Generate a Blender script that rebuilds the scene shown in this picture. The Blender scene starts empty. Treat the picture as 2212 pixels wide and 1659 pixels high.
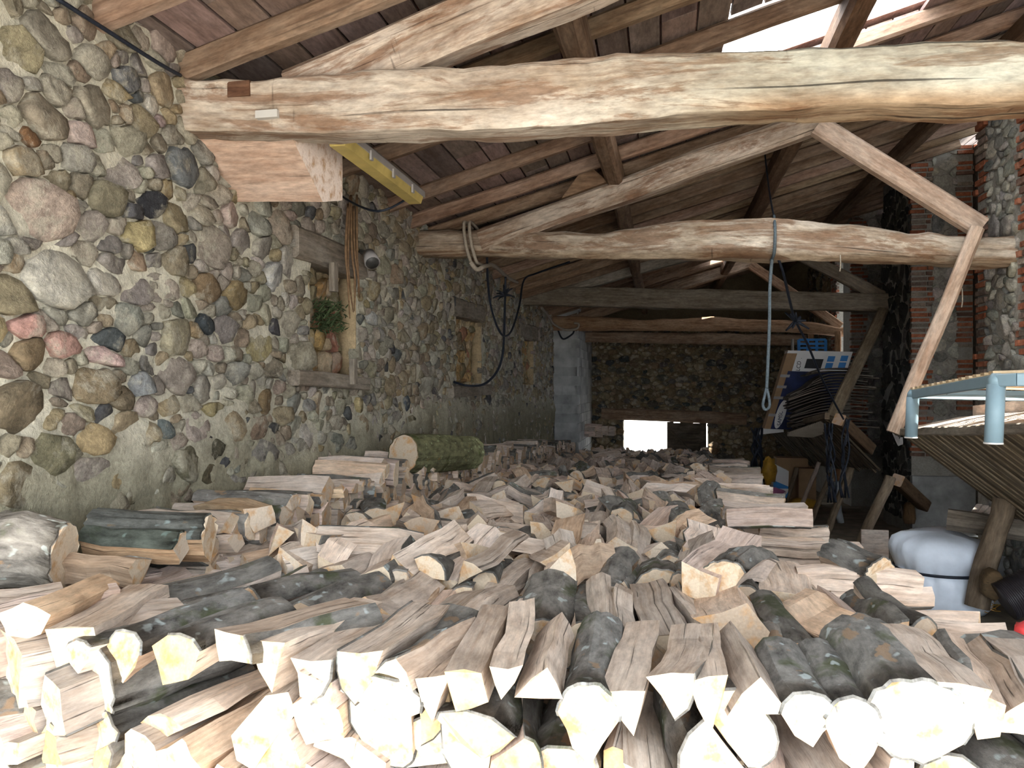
import bpy, math, random
import numpy as np
from mathutils import Vector, Matrix
from mathutils.noise import noise as pnoise

# ------------------------------------------------------------------ camera
# The eye is the origin of the scene; z is measured from eye height.
TH = math.atan2(324, 1660); CT, ST = math.cos(TH), math.sin(TH)
F, UC, VH = 1660.0, 1106.0, 838.0
scene = bpy.context.scene
C = scene.collection
cam_d = bpy.data.cameras.new('camera'); cam = bpy.data.objects.new('camera', cam_d); C.objects.link(cam)
cam_d.sensor_width = 36; cam_d.lens = F / 2212 * 36; cam_d.shift_y = (VH - 829.5) / 2212
cam_d.clip_start = 0.02; cam_d.clip_end = 300
cam.rotation_euler = (math.pi / 2, 0, TH)
scene.camera = cam

# ------------------------------------------------------------------ light
SUN_TO = Vector((0.10, -0.70, 0.80)).normalized()
w = bpy.data.worlds.new('sky'); scene.world = w; w.use_nodes = True
bg = w.node_tree.nodes['Background']; bg.inputs[0].default_value = (0.86, 0.93, 1.0, 1); bg.inputs[1].default_value = 2.0
sd = bpy.data.lights.new('sun', 'SUN'); sd.energy = 8.0; sd.angle = 0.009; sd.color = (1.0, 0.95, 0.87)
so = bpy.data.objects.new('sun', sd); C.objects.link(so)
so.rotation_euler = SUN_TO.to_track_quat('Z', 'Y').to_euler()
scene.view_settings.view_transform = 'Standard'; scene.view_settings.look = 'None'
scene.view_settings.gamma = 1; scene.view_settings.use_curve_mapping = False
scene.view_settings.exposure = 2.0
scene.cycles.max_bounces = 8; scene.cycles.diffuse_bounces = 3

R = random.Random(7)
def rr(a, b): return R.uniform(a, b)

# ------------------------------------------------------------------ pixel to place
def ray(u, v):
    r = (u - UC) / F
    return Vector((r * CT - ST, CT + r * ST, (VH - v) / F))
def pY(u, v, Y): q = ray(u, v); return q * (Y / q.y)
def pX(u, v, X): q = ray(u, v); return q * (X / q.x)
def pZ(u, v, Z): q = ray(u, v); return q * (Z / q.z)
def pD(u, v, d): return ray(u, v) * d
def proj(p):
    d = -p[0] * ST + p[1] * CT
    return UC + F * (p[0] * CT + p[1] * ST) / d, VH - F * p[2] / d, d
def floor_z(Y): return -1.60 - 0.045 * (Y - 2.0)
XL = -2.30
def roof_z(X): return 1.56 + 0.285 * (X - XL)

# ------------------------------------------------------------------ materials
def nt(name, rough=0.9):
    m = bpy.data.materials.new(name); m.use_nodes = True
    t = m.node_tree; b = t.nodes['Principled BSDF']; b.inputs['Roughness'].default_value = rough
    b.inputs['Specular IOR Level'].default_value = 0.25
    return m, t, b
def N(t, k, **kw):
    n = t.nodes.new(k)
    for a, v in kw.items(): setattr(n, a, v)
    return n
def attr(t, name): return N(t, 'ShaderNodeAttribute', attribute_name=name)
def noise_n(t, vec, scale, detail=4, rough=0.6, dist=0.0):
    n = N(t, 'ShaderNodeTexNoise'); t.links.new(vec, n.inputs['Vector'])
    n.inputs['Scale'].default_value = scale; n.inputs['Detail'].default_value = detail
    n.inputs['Roughness'].default_value = rough; n.inputs['Distortion'].default_value = dist
    return n.outputs['Fac']
def mapv(t, vec, sc):
    n = N(t, 'ShaderNodeMapping'); t.links.new(vec, n.inputs['Vector']); n.inputs['Scale'].default_value = sc
    return n.outputs['Vector']
def ramp(t, fac, stops):
    n = N(t, 'ShaderNodeValToRGB'); t.links.new(fac, n.inputs['Fac'])
    e = n.color_ramp.elements
    while len(e) < len(stops): e.new(0.5)
    for x, (p, c) in zip(e, stops):
        x.position = p; x.color = (c, c, c, 1) if isinstance(c, (int, float)) else (*c, 1)
    return n.outputs['Color']
def mixc(t, fac, a, b, mode='MIX'):
    n = N(t, 'ShaderNodeMix', data_type='RGBA', blend_type=mode)
    for s, v in ((n.inputs['Factor'], fac), (n.inputs[6], a), (n.inputs[7], b)):
        if isinstance(v, (int, float)): s.default_value = v
        elif isinstance(v, tuple): s.default_value = (*v, 1)
        else: t.links.new(v, s)
    return n.outputs[2]
def bump(t, b, h, strength=0.5, dist=0.01):
    n = N(t, 'ShaderNodeBump'); t.links.new(h, n.inputs['Height'])
    n.inputs['Strength'].default_value = strength; n.inputs['Distance'].default_value = dist
    t.links.new(n.outputs['Normal'], b.inputs['Normal'])

def mat_stone(name='rubble_stone', bs=1.0, dust=0.55):
    m, t, b = nt(name, 0.95); g = attr(t, 'gr').outputs['Vector']; c = attr(t, 'col').outputs['Color']
    n1 = noise_n(t, g, 11, 8, 0.72, 0.5); n2 = noise_n(t, g, 60, 5, 0.75); n3 = noise_n(t, g, 6.0, 7, 0.7)
    a = mixc(t, 1.0, c, ramp(t, n1, [(0.3, 0.42), (0.7, 1.45)]), 'MULTIPLY')
    a = mixc(t, ramp(t, n3, [(0.52, 0.0), (0.60, dust)]), a, (0.52, 0.48, 0.38))
    a = mixc(t, 1.0, a, ramp(t, n2, [(0.25, 0.6), (0.75, 1.3)]), 'MULTIPLY')
    t.links.new(a, b.inputs['Base Color']); bump(t, b, mixc(t, 0.4, n1, n2), bs, 0.03)
    return m
def mat_mortar():
    m, t, b = nt('lime_mortar', 0.95); g = attr(t, 'gr').outputs['Vector']; c = attr(t, 'col').outputs['Color']
    n1 = noise_n(t, g, 5, 6, 0.7); n2 = noise_n(t, g, 40, 5, 0.75)
    a = mixc(t, 1.0, c, ramp(t, n1, [(0.2, 0.62), (0.8, 1.25)]), 'MULTIPLY')
    a = mixc(t, 1.0, a, ramp(t, n2, [(0.25, 0.7), (0.75, 1.2)]), 'MULTIPLY')
    t.links.new(a, b.inputs['Base Color']); bump(t, b, mixc(t, 0.5, n1, n2), 0.8, 0.02)
    return m
def mat_wood(name, dark, mid, pale, palew=0.5, crack=0.6, along=2.0, across=26.0, bs=0.6, rough=0.85, tint=True, patch=None):
    m, t, b = nt(name, rough); g = attr(t, 'gr').outputs['Vector']; c = attr(t, 'col').outputs['Color']
    gs = mapv(t, g, (along, across, across))
    n1 = noise_n(t, gs, 1.0, 6, 0.65, 0.3); n2 = noise_n(t, mapv(t, g, (1.6, 4.5, 4.5)), 1.2, 5, 0.65)
    n3 = noise_n(t, mapv(t, g, (along * 0.5, across * 1.6, across * 1.6)), 1.0, 3, 0.5, 0.2)
    n4 = noise_n(t, mapv(t, g, (9, 30, 30)), 1.3, 4, 0.7)
    a = mixc(t, ramp(t, n1, [(0.3, 0.0), (0.68, 1.0)]), dark, mid)
    a = mixc(t, ramp(t, n2, [(0.5 - 0.2 * palew, 0.0), (0.66, palew)]), a, pale)
    if patch:
        n5 = noise_n(t, mapv(t, g, (1.2, 7, 7)), 1.0, 7, 0.72, 0.6); a = mixc(t, ramp(t, n5, [(0.50, 0.0), (0.57, 0.75)]), a, patch)
        n6 = noise_n(t, mapv(t, g, (14, 2.0, 2.0)), 1.0, 3); a = mixc(t, 1.0, a, ramp(t, n6, [(0.27, 0.55), (0.31, 1.0)]), 'MULTIPLY')
    a = mixc(t, 1.0, a, ramp(t, n4, [(0.3, 0.65), (0.7, 1.2)]), 'MULTIPLY')
    ck = ramp(t, n3, [(0.29, 1.0 - crack), (0.36, 1.0)])
    a = mixc(t, 1.0, a, ck, 'MULTIPLY')
    if tint: a = mixc(t, 1.0, a, c, 'MULTIPLY')
    t.links.new(a, b.inputs['Base Color'])
    bump(t, b, mixc(t, 0.5, n1, ck), bs, 0.01)
    return m
def mat_end():
    m, t, b = nt('sawn_end', 0.85); g = attr(t, 'gr').outputs['Vector']; c = attr(t, 'col').outputs['Color']
    n1 = noise_n(t, mapv(t, g, (1, 18, 18)), 1.0, 4, 0.6); n2 = noise_n(t, mapv(t, g, (2, 120, 120)), 1, 2)
    a = mixc(t, ramp(t, n1, [(0.48, 0.0), (0.68, 0.8)]), c, (0.50, 0.26, 0.09))
    a = mixc(t, 1.0, a, ramp(t, n2, [(0.3, 0.88), (0.7, 1.06)]), 'MULTIPLY')
    t.links.new(a, b.inputs['Base Color']); bump(t, b, n2, 0.25, 0.004)
    return m
def mat_bark():
    m, t, b = nt('log_bark', 0.95); g = attr(t, 'gr').outputs['Vector']; c = attr(t, 'col').outputs['Color']
    n1 = noise_n(t, mapv(t, g, (9, 22, 22)), 1.0, 6, 0.7); n2 = noise_n(t, mapv(t, g, (18, 26, 26)), 1.0, 2, 0.4)
    n3 = noise_n(t, mapv(t, g, (5, 6, 6)), 1.0, 4); n4 = noise_n(t, mapv(t, g, (4, 7, 7)), 1.7, 3)
    a = mixc(t, ramp(t, n1, [(0.3, 0.0), (0.7, 1.0)]), (0.045, 0.042, 0.038), (0.26, 0.245, 0.22))
    a = mixc(t, ramp(t, n3, [(0.57, 0.0), (0.66, 0.75)]), a, (0.05, 0.062, 0.022))
    a = mixc(t, ramp(t, n4, [(0.64, 0.0), (0.67, 0.7)]), a, (0.26, 0.17, 0.10))
    a = mixc(t, ramp(t, n2, [(0.64, 0.0), (0.70, 0.8)]), a, (0.36, 0.40, 0.39))
    a = mixc(t, 1.0, a, c, 'MULTIPLY')
    t.links.new(a, b.inputs['Base Color']); bump(t, b, n1, 0.9, 0.01)
    return m
def mat_plain(name, col, rough=0.6, var=0.25, scale=12, metallic=0.0, bs=0.2):
    m, t, b = nt(name, rough); g = attr(t, 'gr').outputs['Vector']; c = attr(t, 'col').outputs['Color']
    n1 = noise_n(t, g, scale, 4, 0.6)
    a = mixc(t, 1.0, col, ramp(t, n1, [(0.25, 1 - var), (0.75, 1 + var)]), 'MULTIPLY')
    a = mixc(t, 1.0, a, c, 'MULTIPLY')
    t.links.new(a, b.inputs['Base Color']); b.inputs['Metallic'].default_value = metallic
    bump(t, b, n1, bs, 0.004)
    return m

STONE = mat_stone(); MORTAR = mat_mortar()
BEAM = mat_wood('whitewashed_oak', (0.15, 0.085, 0.05), (0.46, 0.385, 0.30), (0.70, 0.66, 0.59), 0.85, 0.75, 1.3, 24, 0.9, patch=(0.22, 0.13, 0.08))
RAFT = mat_wood('old_rafter_wood', (0.13, 0.075, 0.045), (0.30, 0.205, 0.14), (0.45, 0.37, 0.29), 0.35, 0.5, 2.2, 26)
BOARD = mat_wood('roof_board_wood', (0.12, 0.085, 0.07), (0.235, 0.175, 0.155), (0.33, 0.265, 0.25), 0.4, 0.2, 1.5, 12)
GREYW = mat_wood('grey_weathered_wood', (0.13, 0.105, 0.08), (0.30, 0.25, 0.195), (0.46, 0.42, 0.36), 0.4, 0.5, 2.5, 30)
NEWW = mat_wood('bare_sawn_wood', (0.40, 0.28, 0.21), (0.64, 0.54, 0.46), (0.76, 0.70, 0.64), 0.5, 0.3, 2.0, 24)
SPLIT = mat_wood('split_log_wood', (0.46, 0.34, 0.25), (0.76, 0.66, 0.56), (0.84, 0.80, 0.75), 0.6, 0.65, 2.6, 60, 1.0)
END = mat_end(); BARK = mat_bark()
DSTONE = mat_stone('dark_stone', 0.8, 0.04)
BRICK = mat_stone('fired_brick', 0.4, 0.15)
CONC = mat_plain('grey_render', (0.30, 0.30, 0.29), 0.95, 0.35, 5)
BLOCK = mat_plain('whitewashed_block', (0.42, 0.42, 0.41), 0.95, 0.35, 3.5)
DIRT = mat_plain('earth_floor', (0.20, 0.165, 0.12), 1.0, 0.5, 4)
GRAVEL = mat_plain('pale_gravel', (0.45, 0.43, 0.40), 1.0, 0.3, 6)
ROPE = mat_plain('hemp_rope', (0.36, 0.31, 0.25), 0.95, 0.3, 60)
CORD = mat_plain('dark_cord', (0.016, 0.02, 0.03), 0.5, 0.4, 60)
CORDB = mat_plain('blue_grey_rope', (0.11, 0.14, 0.16), 0.8, 0.4, 60)
STEEL = mat_plain('painted_steel', (0.25, 0.36, 0.42), 0.4, 0.12, 6)
SLAT = mat_wood('beech_slat_wood', (0.62, 0.42, 0.22), (0.78, 0.60, 0.38), (0.82, 0.68, 0.48), 0.4, 0.1, 1.5, 14, 0.15, 0.5)
PLAST = mat_plain('white_plastic_film', (0.76, 0.83, 0.93), 0.28, 0.12, 5, 0, 0.5)
HOSE = mat_plain('black_corrugated_plastic', (0.035, 0.03, 0.033), 0.35, 0.2, 8)
YEL = mat_plain('yellowed_lamp_plastic', (0.52, 0.40, 0.13), 0.4, 0.25, 8)
DARKM = mat_plain('dark_metal', (0.06, 0.058, 0.055), 0.5, 0.3, 20, 0.3)
CARD = mat_plain('brown_cardboard', (0.33, 0.21, 0.12), 0.9, 0.15, 8)
NAVY = mat_plain('navy_print', (0.012, 0.02, 0.07), 0.6, 0.5, 5)
WHITEP = mat_plain('white_print', (0.75, 0.73, 0.71), 0.7, 0.06, 5)
BLUEP = mat_plain('blue_print', (0.05, 0.22, 0.55), 0.6, 0.15, 5)
BLACKP = mat_plain('black_print', (0.02, 0.02, 0.022), 0.6, 0.2, 5)
GREYP = mat_plain('silver_tape', (0.32, 0.30, 0.29), 0.5, 0.15, 5)
ORANGE = mat_plain('yellow_plastic_bag', (0.50, 0.27, 0.04), 0.4, 0.35, 10)
PINK = mat_plain('pink_plastic_bag', (0.50, 0.16, 0.30), 0.4, 0.3, 10)
RED = mat_plain('red_net', (0.65, 0.06, 0.06), 0.6, 0.3, 30)
DKBOARD = mat_wood('dark_board_wood', (0.035, 0.028, 0.022), (0.10, 0.08, 0.06), (0.24, 0.22, 0.19), 0.3, 0.5, 2.5, 25)
MOSS = mat_plain('green_moss', (0.06, 0.085, 0.035), 1.0, 0.6, 30, 0, 1.0)
TWIG = mat_plain('dead_stem', (0.20, 0.12, 0.065), 0.95, 0.4, 30)

# ------------------------------------------------------------------ mesh builder
class MB:
    def __init__(s): s.v = []; s.f = []; s.m = []; s.g = []; s.c = []
    def add(s, vs, fs, mi=0, gr=None, col=(1, 1, 1)):
        o = len(s.v); s.v += [tuple(p) for p in vs]
        s.g += [tuple(p) for p in (gr if gr is not None else vs)]
        s.c += list(col) if isinstance(col, list) else [col] * len(vs)
        s.f += [tuple(i + o for i in f) for f in fs]
        s.m += list(mi) if isinstance(mi, list) else [mi] * len(fs)
    def build(s, name, mats, parent=None, smooth=False, origin=None, rot=None):
        me = bpy.data.meshes.new(name)
        V = np.array(s.v, dtype=float).reshape(-1, 3)
        if parent is not None: o0 = np.array(parent.matrix_world.translation if False else parent.location)
        elif origin is not None: o0 = np.array(origin)
        else: o0 = np.array([(V[:, 0].min() + V[:, 0].max()) / 2, (V[:, 1].min() + V[:, 1].max()) / 2, V[:, 2].min()])
        if parent is not None and parent.parent is not None: o0 = o0 + np.array(parent.parent.location)
        me.from_pydata((V - o0).tolist(), [], s.f)
        for nm, dat in (('gr', s.g), ('col', s.c)):
            a = me.attributes.new(nm, 'FLOAT_VECTOR', 'POINT'); a.data.foreach_set('vector', np.array(dat, dtype=np.float32).ravel())
        for m in (mats if isinstance(mats, (list, tuple)) else [mats]): me.materials.append(m)
        me.polygons.foreach_set('material_index', s.m)
        if smooth: me.polygons.foreach_set('use_smooth', [True] * len(s.f))
        me.update()
        if smooth == 'auto': me.set_sharp_from_angle(angle=0.6)
        ob = bpy.data.objects.new(name, me); C.objects.link(ob)
        if parent is not None: ob.parent = parent
        else: ob.location = o0
        return ob
def tag(o, label=None, cat=None, group=None, kind=None):
    for k, v in (('label', label), ('category', cat), ('group', group), ('kind', kind)):
        if v: o[k] = v
    return o
def thing(name, loc, label, cat, group=None):
    o = bpy.data.objects.new(name, None); C.objects.link(o); o.location = loc; o.empty_display_size = 0.1
    return tag(o, label, cat, group)

def frame(t, up=Vector((0, 0, 1))):
    t = t.normalized(); s = t.cross(up)
    if s.length < 1e-4: s = t.cross(Vector((0, 1, 0)))
    s.normalize(); return t, s, s.cross(t)
def loft(mb, rings, mi=0, grs=None, col=(1, 1, 1), cap=True, capm=None):
    n = len(rings[0]); vs = [p for r in rings for p in r]; fs = []; ms = []
    for i in range(len(rings) - 1):
        for k in range(n):
            fs.append((i * n + k, i * n + (k + 1) % n, (i + 1) * n + (k + 1) % n, (i + 1) * n + k)); ms.append(mi)
    if cap:
        cm = mi if capm is None else capm
        fs.append(tuple(reversed(range(n)))); fs.append(tuple(range((len(rings) - 1) * n, len(rings) * n))); ms += [cm, cm]
    mb.add(vs, fs, ms, grs, col)
def bar(mb, p0, p1, wd, ht, up=Vector((0, 0, 1)), nseg=1, amp=0.0, ch=0.15, col=(1, 1, 1), mi=0, taper=1.0, sag=0.0, capm=None):
    p0 = Vector(p0); p1 = Vector(p1); t, s, u = frame(p1 - p0, up); L = (p1 - p0).length
    off = rr(0, 50); rings = []; grs = []; c = ch * min(wd, ht)
    for i in range(nseg + 1):
        f = i / nseg; k = 1 + (taper - 1) * f; o = p0 + t * (L * f) - u * (sag * 4 * f * (1 - f))
        a, b = wd / 2 * k, ht / 2 * k
        ring = []
        for x, y in ((a - c, -b), (a, -b + c), (a, b - c), (a - c, b), (-a + c, b), (-a, b - c), (-a, -b + c), (-a + c, -b)):
            if amp:
                x += amp * pnoise(Vector((f * L * 1.3 + off, x * 3, y * 3))) ; y += amp * pnoise(Vector((f * L * 1.3 + off + 30, x * 3, y * 3)))
            ring.append(o + s * x + u * y); grs.append((f * L + off, x + off, y + off * 2))
        rings.append(ring)
    loft(mb, rings, mi, grs, col, capm=capm)
def box(mb, lo, hi, mi=0, col=(1, 1, 1)):
    x0, y0, z0 = lo; x1, y1, z1 = hi
    mb.add([(x0, y0, z0), (x1, y0, z0), (x1, y1, z0), (x0, y1, z0), (x0, y0, z1), (x1, y0, z1), (x1, y1, z1), (x0, y1, z1)],
           [(0, 3, 2, 1), (4, 5, 6, 7), (0, 1, 5, 4), (1, 2, 6, 5), (2, 3, 7, 6), (3, 0, 4, 7)], mi, None, col)
def tube(mb, pts, rad, sides=6, col=(1, 1, 1), mi=0, cap=True):
    pts = [Vector(p) for p in pts]; rings = []; grs = []; s = 0.0; up = Vector((0.13, 0.21, 0.97))
    for i, p in enumerate(pts):
        t = (pts[min(i + 1, len(pts) - 1)] - pts[max(i - 1, 0)])
        t, a, b = frame(t, up)
        if i: s += (p - pts[i - 1]).length
        rd = rad[i] if isinstance(rad, (list, tuple)) else rad
        rings.append([p + (a * math.cos(2 * math.pi * k / sides) + b * math.sin(2 * math.pi * k / sides)) * rd for k in range(sides)])
        grs += [(s, rd * math.cos(2 * math.pi * k / sides), rd * math.sin(2 * math.pi * k / sides)) for k in range(sides)]
    loft(mb, rings, mi, grs, col, cap)
def smooth_path(pts, n=6):
    pts = [Vector(p) for p in pts]; out = []
    for i in range(len(pts) - 1):
        p0, p1, p2, p3 = pts[max(i - 1, 0)], pts[i], pts[i + 1], pts[min(i + 2, len(pts) - 1)]
        for k in range(n):
            t = k / n
            out.append(0.5 * ((2 * p1) + (p2 - p0) * t + (2 * p0 - 5 * p1 + 4 * p2 - p3) * t * t + (3 * p1 - p0 - 3 * p2 + p3) * t ** 3))
    return out + [pts[-1]]

# ------------------------------------------------------------------ packed cells (stones, log ends)
def clip(poly, n, c):
    out = []
    for i in range(len(poly)):
        p, q = poly[i], poly[(i + 1) % len(poly)]
        a = n[0] * p[0] + n[1] * p[1] - c; b = n[0] * q[0] + n[1] * q[1] - c
        if a <= 0: out.append(p)
        if (a < 0 < b) or (b < 0 < a):
            t = a / (a - b); out.append((p[0] + (q[0] - p[0]) * t, p[1] + (q[1] - p[1]) * t))
    return out
def cells(S, Rad, gap, lim=1.7):
    S = np.array(S); Wt = np.array(Rad) ** 2; out = []
    for i in range(len(S)):
        d2 = ((S - S[i]) ** 2).sum(1); idx = np.argsort(d2)[1:20]
        r = Rad[i] * lim; x, y = S[i]
        poly = [(x + r * math.cos(a), y + r * math.sin(a)) for a in [k * math.pi / 4 + 0.3 * i for k in range(8)]]
        for j in idx:
            D = S[j] - S[i]; ln = math.hypot(*D)
            if ln > Rad[i] * lim + Rad[j] * lim + 0.2 or ln < 1e-6: continue
            c = ((S[j] ** 2).sum() - (S[i] ** 2).sum() - Wt[j] + Wt[i]) / 2
            poly = clip(poly, D, c - gap * ln)
            if len(poly) < 3: break
        out.append(poly if len(poly) >= 3 else None)
    return out
def area(p): return abs(sum(p[i][0] * p[(i + 1) % len(p)][1] - p[(i + 1) % len(p)][0] * p[i][1] for i in range(len(p)))) / 2
def cent(p): return sum(q[0] for q in p) / len(p), sum(q[1] for q in p) / len(p)
def chaikin(p, k=1, w_=.25):
    for _ in range(k):
        o = []
        for i in range(len(p)):
            a, b = p[i], p[(i + 1) % len(p)]
            o += [(a[0] * (1 - w_) + b[0] * w_, a[1] * (1 - w_) + b[1] * w_), (a[0] * w_ + b[0] * (1 - w_), a[1] * w_ + b[1] * (1 - w_))]
        p = o
    return p
def resample(p, n):
    L = [0.0]
    for i in range(len(p)): L.append(L[-1] + math.dist(p[i], p[(i + 1) % len(p)]))
    out = []; j = 0
    for k in range(n):
        s = L[-1] * k / n
        while L[j + 1] < s: j += 1
        f = (s - L[j]) / max(1e-9, L[j + 1] - L[j]); a, b = p[j], p[(j + 1) % len(p)]
        out.append((a[0] + (b[0] - a[0]) * f, a[1] + (b[1] - a[1]) * f))
    return out
def throw(rects, sizes, fixed=(), holes=(), aspect=1.0):
    a0, a1, b0, b1 = rects; S = [(f[0], f[1] / aspect) for f in fixed]; Rd = [f[2] for f in fixed]
    G = {}
    def put(i):
        G.setdefault((int(S[i][0] // .25), int(S[i][1] // .25)), []).append(i)
    for i in range(len(S)): put(i)
    for cnt, r0, r1 in sizes:
        for _ in range(cnt):
            r = rr(r0, r1); x, y = rr(a0, a1), rr(b0, b1) / aspect
            ok = True; gx, gy = int(x // .25), int(y // .25)
            for ix in (-2, -1, 0, 1, 2):
                for iy in (-2, -1, 0, 1, 2):
                    for j in G.get((gx + ix, gy + iy), ()):
                        if (S[j][0] - x) ** 2 + (S[j][1] - y) ** 2 < (0.93 * (r + Rd[j])) ** 2: ok = False; break
                    if not ok: break
                if not ok: break
            if ok: S.append((x, y)); Rd.append(r); put(len(S) - 1)
    return S, Rd
def stone_add(mb, poly, fr, h, col, sink=0.05, n=12):
    O, ea, eb, en = fr; p = resample(chaikin(poly, 1, .17), n); cx, cy = cent(p); rings = []; jo = rr(0, 99); sz = math.sqrt(area(p)); p = [(x + sz * .16 * pnoise(Vector((x * 3 / sz, y * 3 / sz, jo))), y + sz * .16 * pnoise(Vector((x * 3 / sz, y * 3 / sz, jo + 7)))) for x, y in p]
    tilt = (rr(-.35, .35), rr(-.35, .35)); so_ = rr(0, 90)
    for sc, z in ((1.02, -sink), (1.0, 0.40 * h), (0.93, 0.92 * h), (0.5, 1.0 * h)):
        ring = []
        for (x, y) in p:
            dx, dy = (x - cx) * sc, (y - cy) * sc
            zz = z + (tilt[0] * dx + tilt[1] * dy) * (1 if z > 0 else 0) + (0.45 * h * pnoise(Vector((x * 11, y * 11, so_ + sc))) if z > 0 else 0)
            ring.append(O + ea * (cx + dx) + eb * (cy + dy) + en * zz)
        rings.append(ring)
    vs = [q for r_ in rings for q in r_]; fs = []
    for i in range(3):
        for k in range(n): fs.append((i * n + k, i * n + (k + 1) % n, (i + 1) * n + (k + 1) % n, (i + 1) * n + k))
    fs.append(tuple(range(3 * n, 4 * n)))
    mb.add(vs, fs, 0, [(q[0] + so_, q[1] + so_ * .3, q[2]) for q in vs], col)
PAL = [((.36, .29, .19), 5), ((.31, .26, .19), 5), ((.42, .38, .30), 7), ((.47, .43, .36), 6), ((.30, .28, .24), 4), ((.12, .12, .12), .9), ((.46, .37, .32), .7), ((.42, .33, .19), 1.5)]
def stone_col(pal=PAL):
    c = R.choices([p[0] for p in pal], [p[1] for p in pal])[0]; k = rr(.8, 1.15)
    return tuple(x * k * rr(.95, 1.05) for x in c)
def stonework(parent, rect, fr, sizes, gap, hfun, fixed=(), skip=None, maxobj=300, minpx=10, colf=None, aspect=1.0, name='stone', mat=None):
    mat = mat or STONE
    S, Rd = throw(rect, sizes, fixed, aspect=aspect)
    P = cells(S, Rd, gap, 3.0); items = []
    O, ea, eb, en = fr
    for i, p in enumerate(P):
        if p is None: continue
        p = [(q[0], q[1] * aspect) for q in p]
        for nrm, lim_ in (((1, 0), rect[1]), ((-1, 0), -rect[0]), ((0, 1), rect[3]), ((0, -1), -rect[2])):
            if len(p) >= 3: p = clip(p, nrm, lim_)
        if len(p) < 3 or area(p) < 0.0006: continue
        c = cent(p)
        if skip and skip(c[0], c[1], Rd[i]): continue
        w3 = O + ea * c[0] + eb * c[1]
        try: u, v, d = proj(w3)
        except ZeroDivisionError: continue
        vis = d > 0.3 and -60 < u < 2272 and -60 < v < 1500
        px = math.sqrt(area(p)) * F / max(d, .3) * (1.0 if abs(en.y) > .5 else min(1, (abs(w3.x) / max(w3.y, .1)) ** .5)) if vis else 0
        col = fixed[i][3] if i < len(fixed) and len(fixed[i]) > 3 and fixed[i][3] else (colf(c) if colf else stone_col())
        items.append((px, p, col, c, i < len(fixed)))
    items.sort(key=lambda x: -x[0]); rest = MB(); k = 0
    for px, p, col, c, fx in items:
        h = hfun(c, fx)
        if k < maxobj and px >= minpx:
            mb = MB(); stone_add(mb, p, fr, h, col); mb.build(name, mat, parent, True); k += 1
        else: stone_add(rest, p, fr, h, col, n=8)
    if rest.v: tag(rest.build('small_stones', mat, parent, True), kind='stuff')
    return k

VX, VY, VZ = Vector((1, 0, 0)), Vector((0, 1, 0)), Vector((0, 0, 1))

# ================================================================== THE SETTING
def sheet(name, x0, x1, y0, y1, zf, mat, nx=2, ny=2, amp=0.0):
    mb = MB(); vs = []; fs = []
    for j in range(ny + 1):
        for i in range(nx + 1):
            x = x0 + (x1 - x0) * i / nx; y = y0 + (y1 - y0) * j / ny
            vs.append((x, y, zf(x, y) + amp * pnoise(Vector((x * 2, y * 2, 0)))))
    for j in range(ny):
        for i in range(nx): a = j * (nx + 1) + i; fs.append((a, a + 1, a + nx + 2, a + nx + 1))
    mb.add(vs, fs); return mb.build(name, mat, smooth=True, origin=(0, 0, 0))
fl = sheet('floor', -2.9, 4.6, 0.6, 19.9, lambda x, y: floor_z(y), DIRT, 30, 70, 0.03); tag(fl, kind='structure')
gd = sheet('ground', -60, 60, -60, 0.6, lambda x, y: -1.55, GRAVEL); tag(gd, kind='structure')
gd2 = sheet('ground', -60, 60, 19.9, 80, lambda x, y: floor_z(19.9) - .02, GRAVEL); tag(gd2, kind='structure')

# ---- stone wall with the blocked windows
def wl(u, v): p = pX(u, v, XL); return p.y, p.z
def nrect(u0, v0, u1, v1):
    a = wl(u0, v0); b = wl(u1, v1); return a[0], b[0], min(a[1], b[1]), max(a[1], b[1])
NICHE = []
for (u0, vt, u1, vb) in ((668, 560, 768, 812), (985, 682, 1040, 828), (1128, 732, 1152, 830)):
    y0 = wl(u0, 838)[0]; y1 = wl(u1, 838)[0]; um = (u0 + u1) / 2
    NICHE.append((y0, y1, wl(um, vb)[1], wl(um, vt)[1]))
def in_niche(y, z, e=0.0): return any(a - e < y < b + e and c - e < z < d + e for a, b, c, d in NICHE)
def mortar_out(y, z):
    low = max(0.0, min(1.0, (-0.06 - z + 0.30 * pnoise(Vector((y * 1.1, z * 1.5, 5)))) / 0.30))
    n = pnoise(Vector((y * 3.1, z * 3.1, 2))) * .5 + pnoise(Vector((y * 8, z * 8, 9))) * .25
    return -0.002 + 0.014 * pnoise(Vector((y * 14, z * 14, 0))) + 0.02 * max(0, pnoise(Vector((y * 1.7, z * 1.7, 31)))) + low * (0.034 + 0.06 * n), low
wall_l = MB()
Y0W, Y1W, Z0W, Z1W = -0.6, 16.4, -2.4, 1.72
ny, nz = 520, 124; idx = {}; vs = []; cs = []
for j in range(nz + 1):
    for i in range(ny + 1):
        y = Y0W + (Y1W - Y0W) * i / ny; z = Z0W + (Z1W - Z0W) * j / nz
        o, low = mortar_out(y, z)
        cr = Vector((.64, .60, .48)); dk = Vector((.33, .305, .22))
        k = low * .75 + .25 * max(0, pnoise(Vector((y * .9, z * 1.2, 20))))  # lower mortar darker: damp and dirt, with some shade put into the colour
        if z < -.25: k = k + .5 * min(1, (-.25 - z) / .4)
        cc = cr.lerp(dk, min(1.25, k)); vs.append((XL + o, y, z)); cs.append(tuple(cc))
fs = []
for j in range(nz):
    for i in range(ny):
        y = Y0W + (Y1W - Y0W) * (i + .5) / ny; z = Z0W + (Z1W - Z0W) * (j + .5) / nz
        if in_niche(y, z): continue
        a = j * (ny + 1) + i; fs.append((a, a + 1, a + ny + 2, a + ny + 1))
wall_l.add(vs, fs, 0, None, cs)
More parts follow.
